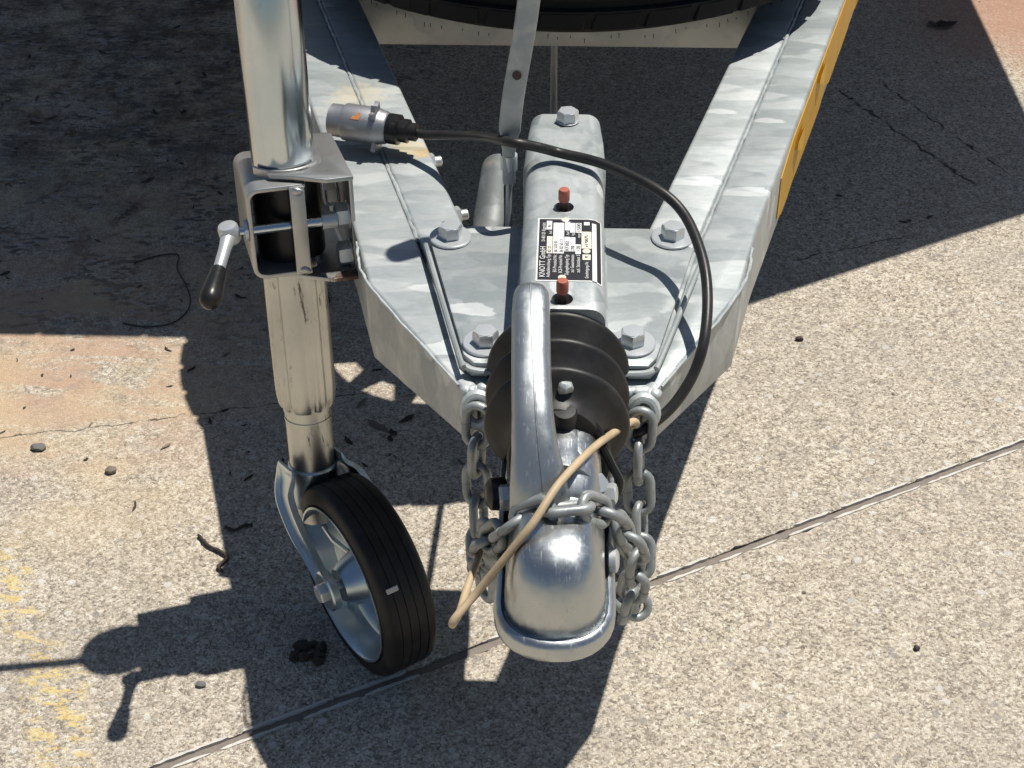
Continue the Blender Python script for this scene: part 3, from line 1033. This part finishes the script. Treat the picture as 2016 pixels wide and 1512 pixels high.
# C-shaped outer shell, open to the front
def cshell(u0, u1, w0, w1, v0, v1, t, rad, open_side):
    """C section in (u, w), extruded along v"""
    n = 5
    def path(off):
        r = rad - off
        pts = []
        su = 1 if open_side < 0 else -1
        A = u1 if open_side < 0 else u0
        Bx = u0 if open_side < 0 else u1
        pts.append((Bx, w1 - off))
        cx = A - su * rad
        for k in range(n + 1):
            a = pi / 2 * k / n
            pts.append((cx + su * r * sin(a), w1 - rad + r * cos(a)))
        for k in range(n + 1):
            a = pi / 2 * k / n
            pts.append((cx + su * r * cos(a), w0 + rad - r * sin(a)))
        pts.append((Bx, w0 + off))
        return pts
    o, i = path(0), path(t)
    sec = o + i[::-1]
    return B().loft([[cl(u, v0, w) for u, w in sec], [cl(u, v1, w) for u, w in sec]])
clamp = part('jockey_clamp', cshell(-.012, .044, -.045, .047, -.052, .050, .0042, .012, -1).bevel(.0009, 2), M['clamp'], TR)
clamp['label'] = 'zinc plated jockey wheel clamp bracket bolted to the beam'
b = cshell(-.0575, -.020, -.052, .0535, -.050, .060, .0042, .008, 1).bevel(.0009, 2)
part('clamp_bracket', b, M['clamp'], clamp)
# pointed ears of the bracket, above and below
for w in (.0495, -.0525):
    poly = [(-.030, -.064), (-.018, -.056), (-.002, -.046), (.018, -.036), (.0205, -.031), (.018, -.027), (.004, -.0335), (-.012, -.034), (-.033, -.02), (-.036, .01), (-.034, .055), (-.056, .055), (-.056, -.064)]
    part('bracket_ear', B().prism(poly, w, w + .0042, lambda u, v, z: cl(u, v, z)).bevel(.0009, 2), M['clamp'], clamp)
part('clamp_shade_sleeve', B().sweep([cl(0, 0, -.040), cl(0, 0, .041)], .0332, 40), M['plastic'], clamp)  # added black sleeve, stands in for the shade inside the clamp
# collar lips round the tube
for a0, a1, r in ((radians(25), radians(150), .0345), (radians(215), radians(290), .0355)):
    sec = []
    for k in range(13):
        a = a0 + (a1 - a0) * k / 12
        ax = lambda rr, w: cl(rr * cos(a), -rr * sin(a), w)
        sec.append([ax(r - .003, .046), ax(r, .046), ax(r, .0555), ax(r - .003, .0555)])
    part('collar_lip', B().loft(sec).bevel(.0006, 1), M['clamp'], clamp)
# strap bar across the open front
part('front_strap', B().box(cl(-.0035, -.0535, .001), (.0145, .0035, .090), (e1, e2, tz)).bevel(.001, 2), M['clamp'], clamp)
for w in (.041, -.040):
    bb = B().sphere(cl(-.0035, -.0545, w), .0055, (1.2, .5, .8), 2, .25, int(w * 1000))
    part('strap_weld', bb, M['clamp'], clamp, 60)
# screw, nut, handle
scr = -.042
part('clamp_screw', B().cyl(cl(.056, scr, .003), cl(-.034, scr, .003), .0052, 20), M['chrome'], clamp)
part('screw_collar', B().cyl(cl(-.026, scr, .003), cl(-.040, scr, .003), .0085, 24), M['bolt'], clamp)
cn = bolt_mesh(.022, .011, .014, .002, 'bracket_bolt')
for v, w in ((-.036, .004), (-.036, -.036), (.03, .0)):
    place('bracket_bolt', cn, to(cl(-.0533, v, w), e1, .3), clamp)
hd = cl(.062, scr - .003, .004)
tip = V((-.3190, 1.125, .4725))
hdir = (tip - hd).normalized()
part('screw_washer', B().cyl(cl(.0445, scr, .003), cl(.048, scr, .003), .011, 24), M['bolt'], clamp)
hh = part('handle_head', B().lathe([(.0085, -.009), (.0098, -.007), (.0098, .007), (.0085, .009), (.0055, .0095)], hd, (V((0, 0, 1)) + e1 * .15).normalized(), 20), M['bolt'], clamp)
L = (tip - hd).length
part('handle_rod', B().sweep([hd + hdir * .004, hd + hdir * .02, hd + hdir * L * .55], [.0075, .0058, .0056], 18), M['bolt'], clamp)
part('handle_grip', B().sweep([hd + hdir * L * k for k in (.50, .51, .60, .72, .84, .92, .97, 1.0)], [.0066, .0074, .0082, .0094, .0105, .0102, .0078, .003], 22), M['plastic'], clamp)

# ---------------- trailer bed, axle and road wheels (behind and above the drawbar)
zd0, zd1 = .85, .98
bedp = [(-1.05, 2.20), (-.66, 1.95), (.37, 1.95), (1.04, 2.335), (1.04, 5.2), (-1.05, 5.2)]
part('bed_frame', B().prism(bedp, zd0, zd1 - .03).bevel(.006, 2), M['deckpaint'], TR)
bx = [-1.05 + .14933 * k for k in range(15)]
plank0 = None
for k in range(14):
    x0, x1 = bx[k] + .003, bx[k + 1] - .003
    def yf(x):
        if x < -.66:
            return 1.95 + (-.66 - x) * (.25 / .39)
        if x > .37:
            return 1.95 + (x - .37) * (.385 / .67)
        return 1.95
    part('deck_plank', B().prism([(x0, yf(x0)), (x1, yf(x1)), (x1, 5.2), (x0, 5.2)], zd1 - .0298, zd1).bevel(.002, 1), M['plank'], TR)
for s in (-1, 1):
    part('chassis_rail', B().box((s * .60, 3.95, .45), (.08, 2.5, .09)).bevel(.004, 2), M['galv_dull'], TR)
    for y in (2.8, 4.6):
        part('bed_post', B().box((s * .60, y, .672), (.06, .06, .352)).bevel(.003, 2), M['galv_dull'], TR)
    w = part('road_wheel', B().lathe([(.19, -.09), (.29, -.095), (.31, -.07), (.315, 0), (.31, .07), (.29, .095), (.19, .09)], (s * .83, 3.7, .315), (1, 0, 0), 40), M['spare'], TR)
    part('wheel_disc', B().lathe([(.19, -.06), (.18, .05), (.08, .06), (.03, .07)], (s * .83, 3.7, .315), (s, 0, 0), 32), M['deckpaint'], w)
part('axle', B().cyl((-.8, 3.7, .345), (.8, 3.7, .345), .035, 20), M['galv_dull'], TR)
part('spare_carrier', B().box((.01, 1.86, .545), (.09, .05, .12)).bevel(.003, 2), M['galv_dull'], TR)

# ------------------------------------------------------------------ jockey wheel
JW = empty('jockey_wheel', (-.197, 1.155, 0), 'zinc plated jockey wheel with black rubber tyre and round tube', 'jockey wheel')
def tp(z):
    return on_tube(z)
b = B().sweep([tp(.505), tp(.508), tp(.715), tp(.72)], [.0296, .0304, .0304, .029], 48)
part('outer_tube', b, M['chrome'], JW)
# fluted lower sleeve
a0, b0, _ = frame_of(tz, (0, -1, 0))
def fluted(z, k=1.0, R=.0312):
    c = tp(z)
    pts = []
    for i in range(96):
        a = 2 * pi * i / 96
        r = R
        for fa in (radians(35), radians(62), radians(118), radians(150), radians(205), radians(240), radians(300), radians(335)):
            d_ = (a - fa + pi) % (2 * pi) - pi
            r -= .0034 * k * math.exp(-(d_ / .12) ** 2)
        pts.append(c + a0 * cos(a) * r + b0 * sin(a) * r)
    return pts
b = B().loft([fluted(.268, .8, .0275), fluted(.272, .9, .0294), fluted(.282, 1.0, .0308)] + [fluted(z) for z in (.295, .35, .44, .503)])
part('fluted_sleeve', b, M['worn_tube'], JW, 50)
b = B().sweep([tp(.130), tp(.252), tp(.2522), tp(.2545), tp(.2547), tp(.262), tp(.2622), tp(.29)], [.0242, .0242, .0250, .0250, .0242, .0242, .0252, .0252], 48)
part('inner_tube', b, M['worn_tube'], JW, 40)
part('top_cap', B().sweep([tp(.71), tp(.712), tp(.745), tp(.755)], [.033, .036, .034, .02], 32), M['plastic'], JW)
ck = tp(.75)
part('crank_arm', B().sweep(catmull([ck, ck + V((0, 0, .018)), ck + V((-.03, -.01, .022)), ck + V((-.16, -.03, .022)), ck + V((-.17, -.03, .035)), ck + V((-.17, -.03, .10))], 5), .0058, 12), M['bolt'], JW)
part('crank_grip', B().sweep([ck + V((-.17, -.03, z)) for z in (.05, .055, .12, .125)], [.009, .0125, .0115, .008], 16), M['plastic'], JW)
# wheel
phi = radians(35)
h = V((sin(phi), -cos(phi), 0))
ax = V((-cos(phi), -sin(phi), 0))
WC = V((-.2035, 1.155, .1075))
WR = .1075
tw = .0290
prof = []
gro = (-.0150, -.0050, .0050, .0150)
prof.append((.0875, -tw + .004))
prof.append((.0905, -tw + .0005))
prof.append((.098, -tw))
prof.append((WR - .003, -tw + .003))
prof.append((WR - .0005, -tw + .0065))
for g in gro:
    prof += [(WR, g - .0008), (WR - .0009, g - .0004), (WR - .0009, g + .0004), (WR, g + .0008)]
prof += [(WR - .0005, tw - .0065), (WR - .003, tw - .003), (.098, tw), (.0905, tw - .0005), (.0875, tw - .004)]
tyre = part('tyre', B().lathe(prof, WC, ax, 72, closed=True), M['tyre'], JW, 40)
rimp = [(.0880, tw - .002), (.0880, tw + .0008), (.0855, tw + .0010), (.0842, tw - .002), (.0825, tw - .016), (.0790, tw - .030), (.074, tw - .0335), (.040, tw - .0335), (.030, tw - .022), (.022, tw - .004), (.018, tw + .002), (.010, tw + .0025)]
rim = part('rim', B().lathe(rimp + [(.0005, tw + .0025)], WC, ax, 64, cap=False), M['fork'], JW, 40)
rimq = [(.0880, -tw + .002), (.084, -tw + .001), (.0785, -tw + .010), (.072, -tw + .012), (.03, -tw + .012), (.02, -tw), (.01, -tw)]
part('rim', B().lathe(rimq + [(.0005, -tw)], WC, ax, 48, cap=False), M['fork'], JW, 40)
for k in range(5):
    a = 2 * pi * k / 5 + .5
    rd = h * cos(a) + V((0, 0, 1)) * sin(a)
    p0 = WC + ax * (tw - .028) + rd * .034
    p1 = WC + ax * (tw - .022) + rd * .0800
    part('rim_rib', B().sweep([p0, (p0 + p1) / 2 + ax * .003, p1], [.0028, .0034, .0030], 8), M['fork'], rim)
a = 2 * pi * .62
rd = h * cos(a) + V((0, 0, 1)) * sin(a)
part('valve_hole', B().lathe([(.006, 0), (.006, .001), (.003, .0015)], WC + ax * (tw - .0335) + rd * .060, ax, 16), M['bolt'], rim)
# pressed fork legs with turned edges
hub = (WC - tp(WC.z)).dot(h)
hub_s = (WC - tp(WC.z)).dot(ax)
def leg(s):
    O = tp(.107)
    O = V((O.x, O.y, 0))
    spine = [(-.004, .210, .0275), (.000, .196, .0285), (.010, .180, .0365), (.034, .156, .0405), (.062, .132, .0405), (.085, .112, .0405), (hub, .1035, .0405), (hub + .006, .098, .0405)]
    wd = [.034, .042, .046, .043, .037, .036, .037, .034]
    C = catmull([(u, z, v) for u, z, v in spine], 5)
    W_ = lerp_list(wd, 5)
    rings = []
    for i, q in enumerate(C):
        u, z, v = q
        t = C[min(i + 1, len(C) - 1)] - C[max(i - 1, 0)]
        t = V((t.x, t.y)).normalized()
        nn = V((-t.y, t.x))     # across the strip in (u, z)
        if nn.x < 0:
            nn = -nn
        sh = hub_s * min(1, max(0, (u - .0) / hub))
        def pt(x, out):
            return O + h * (u + nn.x * x) + V((0, 0, z + nn.y * x)) + ax * (s * (v + out) + sh)
        w = W_[i] / 2
        f = .0075 * min(1, .25 + i / 8) if i < len(C) - 8 else .004
        sec = [(-w, f), (-w, 0.001), (-w + .003, -.0005), (w - .003, -.0005), (w, .001), (w, f), (w - .0026, f), (w - .004, .0024), (-w + .004, .0024), (-w + .0026, f)]
        rings.append([pt(x, o) for x, o in sec])
    lg = part('fork_leg', B().loft(rings), M['fork'], JW, 40)
    c = WC + ax * s * .0425
    part('hub_boss', B().lathe([(.0225, -.003), (.0225, .0045), (.0205, .0062), (.001, .0064)], c, ax * s, 32), M['fork'], lg)
    return c + ax * s * .0062
c_out = leg(1)
leg(-1)
axb = bolt_mesh(.019, .0075, 0, 0, 'axle_bolt')
place('axle_bolt', axb, to(c_out, ax, .2), JW)
part('axle', B().cyl(WC - ax * .052, WC + ax * .044, .006, 16), M['bolt'], JW)
part('fork_crown', B().sweep([tp(.196), tp(.194), tp(.150), tp(.147)], [.0250, .0266, .0266, .0250], 40), M['fork'], JW)
# stuck white scrap on the tread
sc_ = WC + (h * .83 + V((0, 0, .56))).normalized() * (WR + .0005) + ax * (-.002 + .016)
tv = (h * .83 + V((0, 0, .56))).normalized()
o = part('scrap', B().box(sc_, (.013, .0055, .0016), (ax, tv.cross(ax), tv)).bevel(.0005, 1), M['gum'], None)
tag(o, 'tiny white scrap stuck on the jockey wheel tread', 'scrap')

# ------------------------------------------------------------------ spare wheel
SW = empty('spare_wheel', (.01, 1.86, .51), 'black spare wheel lying flat above the drawbar', 'spare wheel')
SR = .336
sax = V((0, .035, 1)).normalized()
SC = V((.000, 1.873, .600))
hw = .088
prof = [(.195, -.070), (.205, -.080), (.235, -.0885), (.268, -.086), (.302, -.076), (.319, -.068), (SR - .004, -.060)]
for g in (-.033, 0, .033):
    prof += [(SR, g - .006), (SR - .007, g - .004), (SR - .007, g + .004), (SR, g + .006)]
prof += [(SR - .004, .060), (.319, .068), (.302, .076), (.268, .086), (.235, .0885), (.205, .080), (.195, .070)]
st = part('tyre', B().lathe(prof, SC, sax, 96, closed=True), M['spare'], SW, 40)
a_, b_, t_ = frame_of(sax)
b = B()
for k in range(72):
    an = 2 * pi * (k + .2 * (k % 2)) / 72
    rd = a_ * cos(an) + b_ * sin(an)
    tg = t_.cross(rd)
    for lo_, hi_, sk in ((-.061, -.040, .006), (-.028, -.005, -.005), (.005, .028, .005), (.040, .061, -.006)):
        c = SC + rd * (SR - .0034) + t_ * (lo_ + hi_) / 2 + tg * sk
        b.box(c, (.007, .0262 + .0006 * ((k * 7) % 3) / 3, hi_ - lo_ - .001), (rd, tg, (t_ + tg * (.25 if sk > 0 else -.25)).normalized()))
o = part('tread_blocks', b.bevel(.0012, 1), M['spare'], st)
b = B()
rr = random.Random(4)
for k in range(110):
    an = 2 * pi * k / 110 + rr.random() * .05
    rd = a_ * cos(an) + b_ * sin(an)
    p0 = SC + rd * (.316 + rr.random() * .004) - t_ * (.071 + rr.random() * .006)
    b.sweep([p0, p0 + rd * .001 - t_ * (.002 + rr.random() * .004)], [.0005, .0003], 5)
o = part('mould_whiskers', b, M['spare'], st)
o['kind'] = 'stuff'
# pressed disc with vent openings
b = B()
bm = b.bm
NV = 12
radii = [.196, .190, .162, .143, .110, .09, .055, .0]
NS = NV * 6
grid = []
for ri, r in enumerate(radii[:-1]):
    hgt = (-.055, .035, .030, .034, .040, .030, .028)[ri]
    grid.append([bm.verts.new(SC + (a_ * cos(2 * pi * k / NS) + b_ * sin(2 * pi * k / NS)) * r + t_ * hgt) for k in range(NS)])
# vent openings: triangular gaps, wide at the outer edge
off0 = 2
for ri in range(len(grid) - 1):
    for k in range(NS):
        kk = (k + off0) % 6
        if ri == 3 and kk in (2, 3):
            continue
        if ri == 3 and kk in (1, 4):      # sloping flanks of the triangular vent
            o0, o1, i0, i1 = grid[3][k], grid[3][(k + 1) % NS], grid[4][k], grid[4][(k + 1) % NS]
            bm.faces.new((o0, i1, i0) if kk == 1 else (o1, i1, i0))
            continue
        bm.faces.new((grid[ri][k], grid[ri][(k + 1) % NS], grid[ri + 1][(k + 1) % NS], grid[ri + 1][k]))
for ri in (2, 3, 4):
    pass
bm.faces.new(grid[-1])
rimd = part('wheel_disc', b, M['deckpaint'], SW, 40)
sm = rimd.modifiers.new('s', 'SOLIDIFY')
sm.thickness = .003

# ------------------------------------------------------------------ safety chains
def link_mesh_chain(L=.0440, Wd=.0270, r=.0039):
    hl, hw_ = L / 2 - r, Wd / 2 - r
    pts = []
    for k in range(9):
        a = -pi / 2 + pi * k / 8
        pts.append((hl - hw_ + hw_ * cos(a), hw_ * sin(a), 0))
    for k in range(9):
        a = pi / 2 + pi * k / 8
        pts.append((-(hl - hw_) + hw_ * cos(a), hw_ * sin(a), 0))
    rs = [r] * 18
    b = B().sweep(pts, rs, 10, closed=True)
    # weld burr of the link
    ring = [V((-.001 + .002 * j, hw_ + (r + .0003) * cos(a), (r + .0003) * sin(a))) for j in (0, 1) for a in [2 * pi * k / 10 for k in range(10)]]
    b.loft([ring[:10], ring[10:]])
    me = b.mesh('chain_link', 60)
    me.materials.append(M['chain'])
    return me
clink = link_mesh_chain()
PITCH = .0284
def chain(root, pts, roll0=0.0, seed=1):
    P = catmull(pts, 24)
    d_ = [0]
    for i in range(1, len(P)):
        d_.append(d_[-1] + (P[i] - P[i - 1]).length)
    def at(s):
        for i in range(1, len(P)):
            if d_[i] >= s:
                k = (s - d_[i - 1]) / max(1e-9, d_[i] - d_[i - 1])
                return P[i - 1].lerp(P[i], k)
        return P[-1]
    n = int(d_[-1] / PITCH)
    rr = random.Random(seed)
    ref = None
    for i in range(n):
        a, c = at(i * PITCH - 0), at((i + 1) * PITCH)
        t = (c - a).normalized()
        if ref is None:
            ref, _, _ = frame_of(t, (0, 1, 0))
        ref = (ref - t * ref.dot(t)).normalized()
        bi = t.cross(ref)
        ang = roll0 + (i % 2) * pi / 2 + (rr.random() - .5) * .45
        y_ = ref * cos(ang) + bi * sin(ang)
        z_ = t.cross(y_)
        m = Matrix((t, y_, z_)).transposed().to_4x4()
        m.translation = (a + c) / 2
        place('chain_link', clink, m, root)
C1 = empty('safety_chain', (-.068, .985, .46), 'galvanised safety chain wrapped across the coupling in front of the lever', 'chain')
chain(C1, [(-.0675, .9775, .478), (-.0685, .9715, .452), (-.0690, .966, .415), (-.067, .955, .385), (-.066, .940, .360), (-.063, .918, .352), (-.0605, .902, .372), (-.0600, .885, .402), (-.0575, .868, .432), (-.048, .852, .456), (-.026, .838, .489), (.003, .833, .5040), (.026, .842, .4965), (.043, .862, .466), (.0555, .874, .436), (.0625, .882, .405), (.063, .888, .372), (.060, .894, .345), (.058, .899, .322)], .35, 3)
C2 = empty('safety_chain', (.068, .985, .46), 'galvanised safety chain hanging straight down beside the black cable loop', 'chain')
chain(C2, [(.0668, .9775, .476), (.0655, .972, .448), (.0665, .962, .415), (.0685, .950, .385), (.0695, .935, .355), (.0685, .920, .330), (.064, .910, .312), (.058, .914, .322), (.054, .922, .345)], .2, 9)
C3 = empty('chain_tail', (-.064, .93, .34), 'loose chain end bunched at the coupling side by the jockey wheel', 'chain')
chain(C3, [(-.056, .905, .415), (-.058, .908, .388), (-.059, .912, .360), (-.060, .914, .330), (-.058, .912, .305)], .8, 5)

# ------------------------------------------------------------------ plug with its cable
PL = empty('trailer_plug', (-.19, 1.385, .49), 'grey metal trailer plug on a black cable resting on the beam', 'plug')
PA, PB = V((-.2385, 1.3935, .5185)), V((-.1795, 1.3785, .5175))
pa = (PB - PA).normalized()
Lp = (PB - PA).length
prof = [(.0150, .0), (.0165, .0008), (.0168, .014), (.0170, .0148), (.0186, .0155), (.0190, .017), (.0190, .048), (.0184, .052), (.0172, .055), (.0165, .060), (.0158, .0612), (.0150, .0620)]
body = part('plug_body', B().lathe([(.0120, .010), (.0125, .0)] + prof, PA, pa, 40), M['alu'], PL, 30)
part('plug_face', B().lathe([(.0122, .004), (.0122, .0055)], PA, pa, 24), M['plastic'], PL)
pb_a, pb_b, _ = frame_of(pa, (0, 0, 1))
for k, (an, w_) in enumerate(((105, 1.1), (248, .9), (355, .7))):
    rd = pb_a * cos(radians(an)) + pb_b * sin(radians(an))
    tg = pa.cross(rd)
    b = B().prism([(-.008, .014), (.008, .014), (.010, .026), (.005, .0235), (.001, .0295), (-.004, .0235), (-.009, .0255)], -.0025, .0025, lambda x, y, z, rd=rd, tg=tg: PA + pa * (.050 + z) + tg * x * w_ + rd * y).bevel(.0004, 1)
    part('locking_lug', b, M['alu'], body)
rdv = (V((0, -.62, .78)) - pa * V((0, -.62, .78)).dot(pa)).normalized()
tgv = pa.cross(rdv)
b = B()
sec = []
for k in range(5):
    x = -.0042 + .0021 * k
    lo_, hi_ = (.026 + .0022 * (4 - k) * .9), .036
    sec.append((x, lo_, hi_))
verts = [(sec[0][0], sec[0][1])] + [(s_[0], s_[2]) for s_ in sec] + [(sec[-1][0], sec[-1][1])]
b.prism([(v_[0], v_[1]) for v_ in verts], .0186, .0195, lambda x, y, z: PA + pa * y + tgv * x + rdv * (sqrt(max(0, .0190 ** 2 - x * x)) + (z - .0187) * .6)).bevel(.0003, 1)
part('rust_spot', b, M['orange'], body)
boot = [(.0150, .0), (.0155, .002), (.0155, .012), (.0125, .013), (.0120, .0135), (.0122, .0215), (.0100, .0225), (.0092, .0232), (.0092, .030), (.0070, .0312)]
part('rubber_boot', B().lathe(boot, PB + pa * .001, pa, 32), M['plastic'], PL, 40)
cab = [PB + pa * .028, (-.138, 1.361, .5200), (-.1115, 1.338, .5325), (-.078, 1.293, .556), (-.0518, 1.2335, .5845), (-.026, 1.2325, .5800), (-.004, 1.2385, .5705), (.0358, 1.2164, .5720), (.0803, 1.1810, .569), (.1045, 1.156, .559), (.1180, 1.110, .5475), (.1218, 1.0695, .5335), (.1180, 1.030, .5145), (.1085, 1.010, .4915), (.0920, .9935, .472), (.0715, .980, .4605), (.0600, .978, .456), (.050, .985, .452), (.045, .9895, .446)]
part('cable', B().sweep(catmull(cab, 10), .0047, 14), M['cable'], PL, 60)

# ------------------------------------------------------------------ breakaway cord
cord = [(.052, .9775, .462), (.0600, .9715, .4700), (.0615, .962, .480), (.0550, .950, .4895), (.0265, .8929, .5125), (.0000, .8432, .5185), (-.0178, .8140, .507), (-.0370, .8030, .483), (-.0585, .7950, .4535), (-.0735, .7800, .4425), (-.0762, .7805, .4345), (-.0722, .800, .428), (-.0690, .830, .421), (-.0585, .878, .424), (-.0540, .895, .428)]
o = part('breakaway_cord', B().sweep(catmull(cord, 10), .0031, 12), M['beige'], None, 60)
tag(o, 'thin beige cord bent over the coupling and through the chain', 'cord')

# ------------------------------------------------------------------ litter on the ground
rl = random.Random(77)
def leaf_mesh(seed, L, Wd, curl):
    r = random.Random(seed)
    n = 6
    rings = []
    ph = r.random() * 6
    for i in range(n + 1):
        t = i / n
        w = Wd * (sin(pi * min(1, t * .94 + .04)) ** .7) * (0.7 + .6 * r.random())
        z = .0012 + curl * (t - .5) ** 2 * 4 * L * .3 + r.random() * .0015
        yb = .12 * L * sin(ph + 3 * t)
        k = curl * w * .5 + .001 * r.random()
        x = (t - .5) * L
        top = [(x, yb - w / 2, z + k), (x, yb, z), (x, yb + w / 2, z + k * r.random())]
        low = [(a, b_2, c - .0006) for a, b_2, c in top[::-1]]
        rings.append(top + low)
    me = B().loft(rings).mesh('leaf', 25)
    zmin = min(v.co.z for v in me.vertices)
    me.transform(Matrix.Translation((0, 0, -zmin)))
    return me
leaf_variants = []
for i in range(9):
    me = leaf_mesh(i, .012 + .016 * rl.random(), .004 + .005 * rl.random(), .1 + .25 * rl.random())
    me.materials.append(M['leaf'] if i % 3 else M['leaf_pale'])
    leaf_variants.append(me)
def litter(me, x, y, rz, label, cat, group=None, name='dry_leaf', s=1.0, z=.0003):
    o = bpy.data.objects.new(name, me)
    COL.objects.link(o)
    o.location = (x, y, z)
    o.rotation_euler = (0, 0, rz)
    o.scale = (s, s, s)
    return tag(o, label, cat, group)
spots = []
for k in range(170):
    x = -1.05 + rl.random() * .75
    y = 1.78 + rl.random() * .95
    spots.append((x, y, .3 + .8 * rl.random() ** 2))
for k in range(22):
    spots.append((-.75 + rl.random() * .45, 1.36 + rl.random() * .34, .35 + .4 * rl.random()))
for k in range(12):
    spots.append((-.36 + rl.random() * .25, 1.42 + rl.random() * .35, .5 + .6 * rl.random()))
spots += [(-.235, 1.529, 1.5), (-.215, 1.515, 1.2), (-.200, 1.545, 1.1), (-.262, 1.575, 1.0), (-.27, 1.50, .9)]
for k in range(14):
    spots.append((.35 + rl.random() * .5, 1.9 + rl.random() * .85, .35 + .35 * rl.random()))
for x, y, s in spots:
    sx = x < -.16
    if sx and y > 1.74:
        lb, gp = 'dark shrivelled leaf scrap on shaded grimy concrete beside the drawbar', 'leaf scraps on the grimy shaded concrete'
    elif sx:
        lb, gp = 'dry leaf crumb on the tan dusty concrete by the jockey wheel', 'leaf crumbs on the dusty concrete'
    else:
        lb, gp = 'dark crumb on shaded concrete past the yellow reflective tape', 'crumbs past the taped beam'
    litter(leaf_variants[rl.randrange(9)], x, y, rl.random() * 6.28, lb, 'leaf', gp, s=s)
big = leaf_mesh(40, .055, .030, .35)
big.materials.append(M['leaf'])
litter(big, .714, 2.757, .2, 'large curled dark leaf lying past the yellow reflective tape', 'leaf')
b = B()
for k in range(16):
    b.sphere((-.272 + (rl.random() - .5) * .030, 1.137 + (rl.random() - .5) * .024, .003 + rl.random() * .003), .004 + rl.random() * .004, (1, 1, .6), 1, .7, k)
o = part('leaf_clump', b, M['leaf'], None, 20)
tag(o, 'ragged black clump of rotten leaf beside the jockey wheel rim', 'leaf clump')
for pts, lab in (([(-.428, 1.318, .003), (-.413, 1.300, .004), (-.396, 1.290, .0035), (-.386, 1.279, .004), (-.394, 1.266, .003), (-.388, 1.258, .003)], 'twisted dark twig lying across the shadow edge'),
                 ([(-.398, 1.332, .003), (-.386, 1.326, .004), (-.376, 1.335, .0035), (-.366, 1.337, .003)], 'short bent twig beside the twisted dark twig')):
    P = catmull(pts, 5)
    o = part('twig', B().sweep(P, [.0016 + .0012 * rl.random() for _ in P], 7), M['leaf'], None, 60)
    tag(o, lab, 'twig')
P = catmull([(-.64, 1.898, .002), (-.61, 1.916, .003), (-.5788, 1.921, .003), (-.572, 1.885, .003), (-.552, 1.845, .004), (-.5368, 1.808, .003), (-.535, 1.775, .003), (-.55, 1.746, .003), (-.585, 1.736, .003), (-.62, 1.745, .002)], 8)
o = part('wire', B().sweep(P, .0012, 8), M['wire'], None, 60)
tag(o, 'thin dark wire curled on the shaded concrete', 'wire')
def pebble(x, y, r, sc, lab, mat, seed):
    o = part('pebble', B().sphere((x, y, r * sc[2] * .92), r, sc, 2, .3, seed), mat, None, 25)
    tag(o, lab, 'pebble')
pebble(-.3804, 1.0887, .0055, (1.1, .8, .5), 'small grey pebble between the clamp handle shadow and the joint', M['stone'], 1)
pebble(-.664, 1.472, .0085, (1.2, .8, .45), 'largest grey stone chip lying on the tan dusty concrete', M['stone'], 2)
pebble(-.56, 1.43, .007, (1, .9, .6), 'round tan pebble on the dusty concrete', M['leaf_pale'], 3)
pebble(.395, 1.165, .0035, (1, 1, .7), 'tiny black crumb alone on the sunlit concrete', M['leaf'], 5)
pebble(.33, 1.735, .005, (1.2, .8, .6), 'dark crumb on sunlit concrete near the shadow boundary', M['leaf'], 6)
